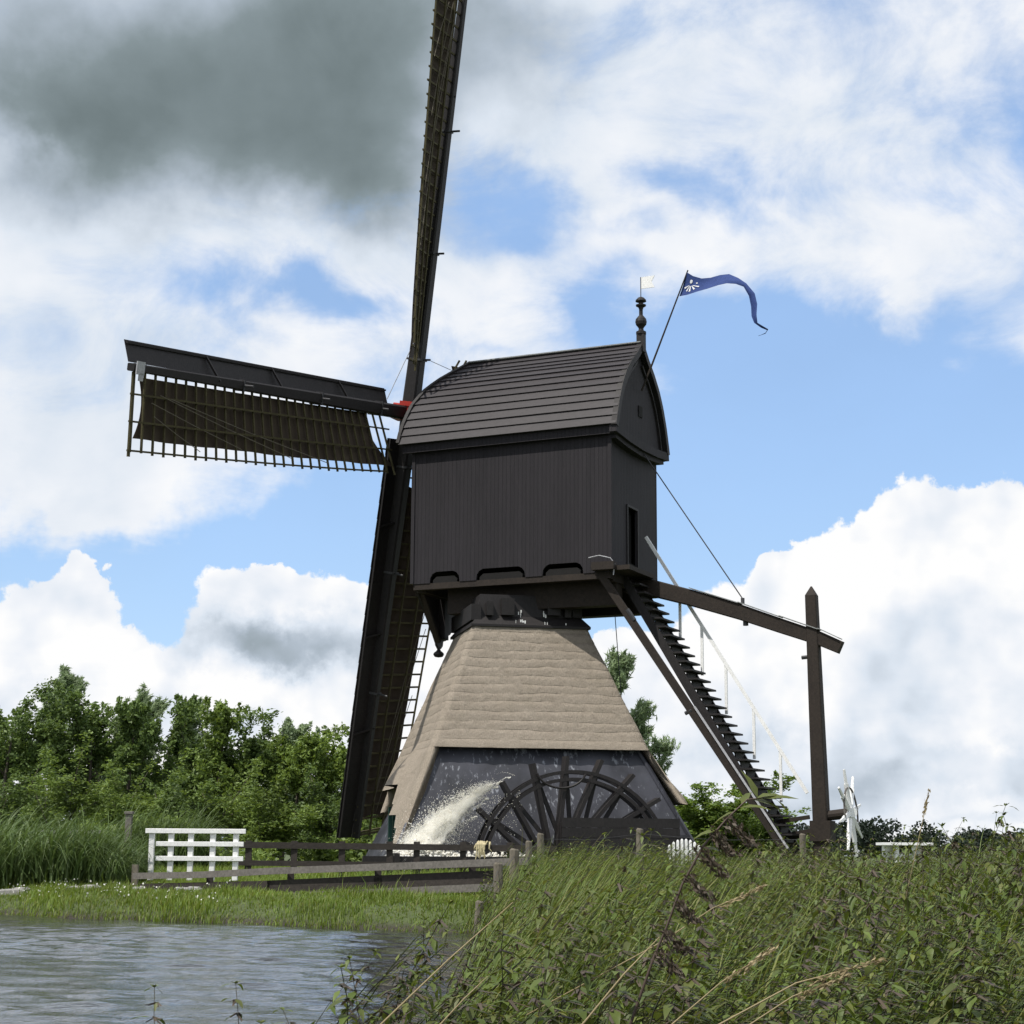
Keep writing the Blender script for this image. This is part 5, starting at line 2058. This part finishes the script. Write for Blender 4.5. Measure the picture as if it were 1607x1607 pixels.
# tall brown plant leaning across the stairs
dk = empty('dock_plant', (0.30, 5.6, float(ground_z(0.30, 5.6))))
tag(dk, 'tall leaning weed with dark brown hanging seed tassels, reaching up to the stairs', 'weed')
g = np.random.default_rng(61)
pts = np.array([(0.30, 5.6, 0.50), (0.37, 5.6, 0.80), (0.44, 5.6, 0.99), (0.48, 5.6, 1.08), (0.53, 5.6, 1.21), (0.595, 5.6, 1.325), (0.67, 5.6, 1.41), (0.735, 5.6, 1.47), (0.79, 5.6, 1.475)])
pts = pts - np.array([0.30, 5.6, float(ground_z(0.30, 5.6))])
sb = MB()
sb.tube(pts, [0.0055, 0.0050, 0.0046, 0.0043, 0.004, 0.0036, 0.003, 0.0024, 0.0015], 6)
sb.build('stem', M['brownstem'], dk, smooth=True)
tt = np.linspace(0, 1, len(pts))


def along(t):
    return np.array([np.interp(t, tt, pts[:, k]) for k in range(3)])


for t0 in (0.28, 0.36, 0.45, 0.53, 0.61, 0.68, 0.75):
    n = 150
    b = along(t0)
    tlen = 0.12 * g.uniform(0.8, 1.2)
    u_ = g.uniform(0, 1, n)
    c = b + np.stack([u_ * tlen * 0.62 + g.normal(0, 0.011, n), g.normal(0, 0.014, n), -u_ * tlen * 0.62 + g.normal(0, 0.010, n) * (1.2 - u_)], -1)
    ld = unit(np.array([0.6, 0, -0.8]) + g.normal(0, 0.45, (n, 3)))
    sv = unit(np.cross(ld, g.normal(0, 1, (n, 3))))
    V, F = diamonds(c, ld * 0.011, sv * 0.0042)
    bulk('seed_tassel', V, F, M['tassel'], parent=dk)
for t0, dx, dz, L in ((0.40, 1, -0.2, 0.11), (0.52, 1, -0.35, 0.12), (0.62, 1, 0.1, 0.10), (0.72, 1, -0.3, 0.11), (0.82, 1, 0.25, 0.11), (0.84, 0.5, 0.9, 0.09), (0.9, 1.0, -0.1, 0.12),
                      (0.93, 1, 0.45, 0.10), (0.95, -0.3, 0.9, 0.10), (0.97, 1, 0.15, 0.12), (1.0, 1, 0.0, 0.10), (0.8, -0.8, -0.3, 0.09), (0.7, -0.9, -0.1, 0.08)):
    v, f = leaf_tris(along(t0), np.array([dx, g.normal(0, 0.4), dz]), np.array([0, -0.4, 1.0]), L, L * 0.30, g.uniform(0.4, 1.4))
    bulk('leaf', np.array(v), np.array(f), M['nettle'], parent=dk)

# dry grass stalks in front
def stalk(p0, p1, label, head=True, sag=0.02, r=0.0028, seed=1):
    g = np.random.default_rng(seed)
    p0, p1 = np.array(p0, float), np.array(p1, float)
    d = unit(p1 - p0)
    gx_ = p0[0] - d[0] * (p0[2] - 0.45) / max(0.2, d[2])
    foot = p0 - d * min(0.5, (p0[2] - 0.42) / max(0.2, d[2]))
    root = empty('grass_stalk', tuple(foot))
    tag(root, label, 'grass stalk', 'dry grass stalks in the foreground')
    P = [foot, p0, (p0 + p1) / 2 + np.array([0, 0, sag]), p1]
    P = [p - foot for p in P]
    mb = MB()
    mb.tube(P, [r * 1.1, r, r * 0.8, r * 0.4], 5)
    mb.build('stem', M['straw'], root, smooth=True)
    if head:
        n = 90
        t = g.uniform(0.55, 1.02, n)[:, None]
        a, b, c3 = P[1], P[2], P[3]
        c = a * (1 - t) ** 2 + 2 * t * (1 - t) * b + t * t * c3
        c = c + g.normal(0, 0.0045, (n, 3))
        ld = unit(d + g.normal(0, 0.35, (n, 3)))
        sv = unit(np.cross(ld, g.normal(0, 1, (n, 3))))
        V, F = diamonds(c, ld * 0.010, sv * 0.0028)
        bulk('seed_head', V, F, M['straw'], parent=root)


stalk((-0.34, 5, 0.85), (0.01, 5, 1.17), 'longest straw stalk crossing the water at the bottom centre', False, 0.006, 0.0030, 1)
stalk((-0.19, 5.2, 0.83), (-0.06, 5.2, 0.96), 'short straw stalk at the bottom edge, left of the weeds', False, 0.004, 0.0026, 2)
stalk((0.21, 5, 0.86), (0.41, 5, 1.08), 'straw stalk leaning against the brown tasselled weed', False, 0.008, 0.0030, 3)
stalk((0.55, 5, 0.84), (1.01, 5, 1.02), 'long grass stalk with a pale seed head at the bottom right of centre', True, 0.03, 0.0028, 4)
stalk((0.43, 5, 0.84), (0.72, 5, 1.05), 'grass stalk with a thin seed head, just left of the longer one', True, 0.015, 0.0024, 5)
stalk((0.50, 6, 1.02), (0.84, 6, 1.20), 'pale feathery seed head in front of the dark weeds, highest of the seed heads', True, 0.02, 0.0022, 6)
stalk((0.62, 5, 0.83), (0.92, 5, 0.98), 'pale grass stalk lowest at the bottom edge', True, 0.02, 0.0024, 7)
stalk((2.02, 9, 1.35), (2.09, 9, 1.62), 'single thin grass stem against the sky right of the winch wheel', True, 0.0, 0.0022, 8)

# ------------------------------------------------------------------ fences, railing, posts
# white railing of the little bridge
wr = empty('white_railing', (-6.54, 33, 0.8))
tag(wr, 'white painted wooden railing with three rails on five posts', 'railing')
RX = [-6.51, -6.16, -5.80, -5.40, -4.98]
for k, xx in enumerate(RX):
    m_ = MB()
    m_.box((xx + 6.54, 0.0, 0.44), (0.095, 0.09, 0.90))
    m_.build('post', M['white'], wr, bevel=0.006)
for zz, xa_, xb_ in ((0.87, -6.62, -4.80), (0.64, -6.42, -4.83), (0.38, -6.42, -4.83)):
    m_ = MB()
    m_.box(((xa_ + xb_) / 2 + 6.54, -0.065, zz), (xb_ - xa_, 0.04, 0.085))
    m_.build('rail', M['white'], wr, bevel=0.005)

# grey and dark plank fence along the near side of the meadow
pf = empty('plank_fence', (-6.4, 31, 0.7))
tag(pf, 'low plank fence with a grey top rail and a wide dark lower plank', 'fence')
o_ = np.array([-6.4, 31, 0.7])


def fpt(t, z, dy=0.0):
    return np.array([-6.4 + 6.67 * t, 31 - 5.0 * t + dy, z]) - o_


m_ = MB()
tt_ = [0, 0.2, 0.4, 0.6, 0.8, 1.0]
zt_ = [0.89, 0.93, 1.01, 1.07, 1.135, 1.20]
for i in range(5):
    m_.beam(fpt(tt_[i], zt_[i]), fpt(tt_[i + 1], zt_[i + 1]), 0.05, 0.105)
rail_ = m_.build('top_rail', M['grey'], pf)
zt2 = [0.66, 0.69, 0.76, 0.84, 0.92, 0.99]
for (a, b) in ((0.02, 0.38), (0.36, 0.67), (0.65, 1.0)):
    m_ = MB()
    za, zb = np.interp([a, b], tt_, zt2)
    m_.beam(fpt(a, za, 0.05 + 0.06 * (a > 0.3)), fpt(b, zb, 0.05 + 0.06 * (a > 0.3)), 0.04, 0.20)
    m_.build('lower_plank', M['darkrail'], pf)
m_ = MB()
m_.beam(fpt(0.28, 0.56, -0.25), fpt(0.93, 0.83, -0.25), 0.04, 0.11)
m_.build('ground_plank', M['grey'], pf)
for t, h in ((0.0, 1.10), (0.22, 0.93), (0.44, 1.0), (0.66, 1.08), (0.88, 1.16), (1.0, 1.24)):
    m_ = MB()
    p = fpt(t, 0, 0.06)
    zb_ = float(ground_z(p[0] + o_[0], p[1] + o_[1])) - 0.1
    m_.beam((p[0] - 0.02, p[1] + 0.14, zb_ - 0.7), (p[0] - 0.02, p[1] + 0.14, h - 0.02 - 0.7), 0.10, 0.10, up=(0, 1, 0))
    m_.build('post', M['post'] if t == 0 else M['darkrail'], pf)

# dark rail fence nearer the mill
df = empty('rail_fence', (-5.6, 38, 0.8))
tag(df, 'dark two-rail fence in front of the water wheel', 'fence')
for zz, hh in ((1.45, 0.13), (1.08, 0.11)):
    m_ = MB()
    m_.beam((-0.2, 0, zz - 0.8), (6.6, 1.0, zz - 0.84), 0.06, hh)
    m_.build('rail', M['darkrail'], df)
for px_ in (0.12, 1.06, 2.05, 3.05, 3.62, 4.6, 5.6):
    m_ = MB()
    m_.box((px_, 0.08 + px_ * 0.152, 0.28), (0.13, 0.10, 0.92))
    m_.build('post', M['darkrail'], df)
# frayed rope hung on the dark fence
g = np.random.default_rng(71)
m_ = MB()
for k in range(26):
    x0_ = -0.60 + g.normal(0, 0.075)
    y0_ = 38 + (x0_ + 5.6) * 0.152
    l = g.uniform(0.08, 0.36)
    dx_ = g.normal(0, 0.05)
    m_.tube([(x0_ - dx_, y0_ + 0.06, 1.42), (x0_ - dx_ * 0.5, y0_ + 0.02, 1.525), (x0_, y0_ - 0.03, 1.53 + g.uniform(0, 0.03)), (x0_ + dx_ * 0.6, y0_ - 0.065, 1.49), (x0_ + dx_, y0_ - 0.07, 1.47 - l * 0.5), (x0_ + dx_ + g.normal(0, 0.03), y0_ - 0.06, 1.47 - l)], [0.016, 0.018, 0.018, 0.016, 0.014, 0.008], 5)
tag(m_.build('rope_tuft', M['rope']), 'frayed yellowish rope hung over the dark fence rail', 'rope')

# wire fence: weathered posts going down into the water
wf = empty('wire_fence', (0, 24, 0.6))
tag(wf, 'old wire fence of weathered wooden posts crossing the weeds', 'fence')
WP = [(-0.37, 22.5, 0.73, 0.05), (-0.15, 23, 1.19, -0.02), (0.06, 25, 1.37, 0.02), (0.29, 28, 1.50, 0.0), (0.52, 31, 1.65, -0.01), (2.36, 33, 1.77, 0.0), (4.84, 30, 1.66, 0.0)]
for k, (xx, yy, zt3, ln_) in enumerate(WP):
    m_ = MB()
    r_p = 0.055 + 0.008 * (k % 3)
    zb_ = min(float(ground_z(xx, yy)), 0.3) - 0.25
    m_.tube([(xx - ln_, yy - 24, zb_ - 0.6), (xx - ln_ * 0.4, yy - 24, (zb_ + zt3) / 2 - 0.6), (xx, yy - 24, zt3 - 0.62), (xx + 0.004, yy - 24, zt3 - 0.6)], [r_p * 1.05, r_p, r_p * 0.95, r_p * 0.6], 9)
    m_.build('post', M['post'], wf)
for k in range(6):
    for dz in (0.10, 0.42):
        a, b = WP[k], WP[k + 1]
        pa = np.array([a[0], a[1] - 24 - 0.06, a[2] - 0.6 - dz])
        pb_ = np.array([b[0], b[1] - 24 - 0.06, b[2] - 0.6 - dz])
        m_ = MB()
        m_.tube([pa, (pa + pb_) / 2 - np.array([0, 0, 0.06]), pb_], 0.0035, 5)
        m_.build('wire', M['iron'], wf)

# grey post behind the reeds
gp_ = MB()
gp_.box((0, 0, 0.72), (0.16, 0.14, 1.5))
gp_.box((0, 0, 1.49), (0.22, 0.20, 0.07))
o = gp_.build('marker_post', M['grey'], None, bevel=0.01)
o.location = (-9.47, 45, 0.75)
tag(o, 'grey square post with a flat cap among the reeds', 'post')
# plank lying among the reeds far left
m_ = MB()
m_.beam((-11.6, 44, 1.73), (-10.0, 44.3, 1.76), 0.2, 0.10)
for xx in (-11.3, -10.4):
    m_.box((xx, 44.15, 1.25), (0.1, 0.1, 0.9))
tag(m_.build('plank_bench', M['stone']), 'pale narrow footbridge plank behind the reeds on the left', 'plank')
# pale edging stones on the bank
for k, (xx, yy, lx, lab) in enumerate(((-8.25, 30.4, 0.45, 'pale flat stone at the far left of the grass bank'), (-7.05, 30.2, 0.5, 'pale flat stone beside the reed clump'), (-5.2, 29.5, 0.42, 'pale flat stone below the plank fence'), (-6.1, 30.0, 0.2, 'small pale stone between the two longer bank stones'))):
    m_ = MB()
    zz = float(ground_z(xx, yy))
    m_.box((0, 0, 0.03), (lx, 0.34, 0.11))
    m_.box((lx * 0.2, 0.02, 0.09), (lx * 0.45, 0.26, 0.03))
    o = m_.build('edging_stone', M['stone'], None, bevel=0.02)
    o.location = (xx, yy, zz)
    o.rotation_euler = (0.03, 0.04 * (k - 1), 0.1 * k - 0.15)
    tag(o, lab, 'stone', 'edging stones on the bank')

# white picket gate right of the mill
pg = empty('picket_gate', (4.03, 42, 0.8))
tag(pg, 'small white picket gate with an arched top, right of the dark plank wall', 'gate')
for k in range(8):
    u_ = (k - 3.5) / 3.5
    m_ = MB()
    h = 0.84 - 0.14 * u_ * u_
    m_.box((u_ * 0.34, 0, h / 2), (0.062, 0.03, h))
    m_.raw([(u_ * 0.34 - 0.031, -0.015, h), (u_ * 0.34 + 0.031, -0.015, h), (u_ * 0.34 + 0.031, 0.015, h), (u_ * 0.34 - 0.031, 0.015, h), (u_ * 0.34, 0, h + 0.035)], [(0, 1, 4), (1, 2, 4), (2, 3, 4), (3, 0, 4)])
    m_.build('picket', M['white'], pg)
for zz in (0.25, 0.58):
    m_ = MB()
    m_.box((0, 0.035, zz), (0.78, 0.03, 0.07))
    m_.build('rail', M['white'], pg)

# white hut far away in the meadow
hu = empty('garden_hut', (32.5, 150, 0.8))
tag(hu, 'small white hut with a flat white roof far off beyond the weeds', 'hut')
m_ = MB()
m_.box((0.1, 0, 1.50), (4.1, 3.0, 0.22))
m_.build('roof', M['white'], hu)
m_ = MB()
for xx in (-0.75, 0.65):
    m_.box((xx, -0.9, 0.7), (0.35, 0.3, 1.38))
m_.box((-0.05, -0.9, 0.35), (1.05, 0.28, 0.7))
m_.box((0, 0.6, 0.7), (3.0, 1.4, 1.38))
m_.build('wall', M['white'], hu)
m_ = MB()
m_.box((-0.05, -0.86, 1.03), (1.04, 0.1, 0.64))
m_.build('window', M['deepblack'], hu)

# ------------------------------------------------------------------ water thrown out by the wheel
BW = Matrix.Translation((0.668, 48, 0)) @ Matrix.Rotation(R(-25), 4, 'Z') @ Matrix.Translation(BASE_LOC) @ Matrix.Rotation(BASE_ROT, 4, 'Z')
BWn = np.array(BW)
g = np.random.default_rng(81)
ico = np.array([(0, 0, 1), (0.894, 0, 0.447), (0.276, 0.851, 0.447), (-0.724, 0.526, 0.447), (-0.724, -0.526, 0.447), (0.276, -0.851, 0.447), (0.724, 0.526, -0.447), (-0.276, 0.851, -0.447), (-0.894, 0, -0.447), (-0.276, -0.851, -0.447), (0.724, -0.526, -0.447), (0, 0, -1)], float)
icf = np.array([(0, 1, 2), (0, 2, 3), (0, 3, 4), (0, 4, 5), (0, 5, 1), (1, 6, 2), (2, 7, 3), (3, 8, 4), (4, 9, 5), (5, 10, 1), (1, 10, 6), (2, 6, 7), (3, 7, 8), (4, 8, 9), (5, 9, 10), (6, 11, 7), (7, 11, 8), (8, 11, 9), (9, 11, 10), (10, 11, 6)])


def blobs(c, r):
    n = len(c)
    jit = g.uniform(0.7, 1.3, (n, 12, 1))
    sq = g.uniform(0.7, 1.4, (n, 1, 3))
    V = c[:, None] + ico[None] * r[:, None, None] * jit * sq
    F = icf[None] + (np.arange(n) * 12)[:, None, None]
    V = V.reshape(-1, 3)
    V = V @ BWn[:3, :3].T + BWn[:3, 3]
    return V, F.reshape(-1, 3)


# spine of the jet in base coordinates, from the wheel down to the outlet
sp_t = np.array([0, 0.2, 0.4, 0.6, 0.8, 1.0])
sp_x = np.array([-1.55, -1.95, -2.34, -2.74, -3.14, -3.5])
sp_z = np.array([2.95, 2.75, 2.45, 2.05, 1.60, 1.10])
sp_w = np.array([0.08, 0.18, 0.30, 0.40, 0.46, 0.52])


def jet(n, spread, rmin, rmax, tpow=0.7):
    t = g.uniform(0, 1, n) ** tpow
    c = np.stack([np.interp(t, sp_t, sp_x), np.full(n, -4.45), np.interp(t, sp_t, sp_z)], -1)
    w_ = np.interp(t, sp_t, sp_w)
    off = g.normal(0, 1, (n, 3)) * (w_ * spread)[:, None]
    off[:, 1] *= 0.6
    return c + off, g.uniform(rmin, rmax, n) * (0.45 + 0.75 * t)


c1, r1 = jet(9000, 0.50, 0.004, 0.014)
c2, r2 = jet(7000, 0.60, 0.003, 0.010, 0.9)
# large soft foam lumps make the body of the plume
c0, r0_ = jet(900, 0.22, 0.012, 0.035, 0.7)
# drips from the paddles next to the plume
n = 900
tx = g.uniform(-2.7, -0.9, n)
zc = np.interp(tx, [-2.7, -1.5, -0.9], [1.7, 2.7, 2.8])
c3 = np.stack([tx, np.full(n, -4.35) + g.normal(0, 0.2, n), zc - np.abs(g.normal(0, 0.6, n))], -1)
r3 = g.uniform(0.003, 0.010, n)
# strands flung off the top of the wheel: short strings of drops
cs, rs_ = [], []
for k in range(14):
    a0 = g.uniform(R(118), R(152))
    p0 = np.array([0.42 + 2.72 * math.cos(a0), -4.45 + g.normal(0, 0.12), 0.86 + 2.72 * math.sin(a0)])
    dv = np.array([-g.uniform(0.15, 0.5), g.normal(0, 0.05), g.uniform(-0.05, 0.28)])
    u_ = np.linspace(0, 1, 34)[:, None]
    cs.append(p0 + dv * u_ + np.array([0, 0, -0.25]) * u_ ** 2 + g.normal(0, 0.008, (34, 3)))
    rs_.append(g.uniform(0.006, 0.02) * (1 - 0.7 * u_[:, 0]))
c4, r4 = np.concatenate(cs + [c0]), np.concatenate(rs_ + [r0_])
cc = np.concatenate([c1, c2, c3, c4])
rr_ = np.concatenate([r1, r2, r3, r4])
ok = cc[:, 2] > 0.8
V, F = blobs(cc[ok], rr_[ok])
tag(bulk('water_spray', V, F, M['foam'], smooth=True), 'white foaming water thrown out by the turning paddle wheel', 'spray', kind='stuff')
# churning foam at the outlet
n = 5000
c = np.stack([g.uniform(-4.0, -0.6, n), g.uniform(-5.0, -4.0, n), 1.0 + 0.12 * np.abs(g.normal(0, 1, n))], -1)
c[:, 2] += 0.25 * np.exp(-((c[:, 0] + 3.3) / 0.5) ** 2)
V, F = blobs(c, g.uniform(0.015, 0.05, n))
tag(bulk('foam', V, F, M['foam'], smooth=True), 'white foam churning in the outlet behind the dark fence', 'foam', kind='stuff')

# soft white body of the plume: dense mist in a closed hull along the jet
hull = MB()
prof_ = [(0.0, -0.15), (0.22, -0.12), (0.34, 0.5), (0.60, 1.3), (0.82, 2.2), (0.92, 2.75), (0.80, 2.95), (0.0, 3.0)]
hull.lathe(prof_, 20)
for q_ in hull.v:
    q_[:] = np.stack([q_[:, 2], q_[:, 1], q_[:, 0] + 0.09 * np.clip(q_[:, 2], 0, 2.75) * (2.75 - np.clip(q_[:, 2], 0, 2.75))], -1)
mist = hull.build('spray_mist', M['mist'])
A = BWn @ np.array([-1.68, -4.45, 2.86, 1])
B = BWn @ np.array([-3.58, -4.45, 0.95, 1])
ex = Vector((B - A)[:3]).normalized()
ey = Vector(BWn[:3, 1]).normalized()
ez = ex.cross(ey).normalized()
if ez.z < 0:
    ey, ez = -ey, -ez
mist.matrix_world = Matrix.Translation(Vector(A[:3])) @ Matrix((ex, ey, ez)).transposed().to_4x4()
tag(mist, 'soft white mist of the water plume left of the paddle wheel', 'spray', kind='stuff')
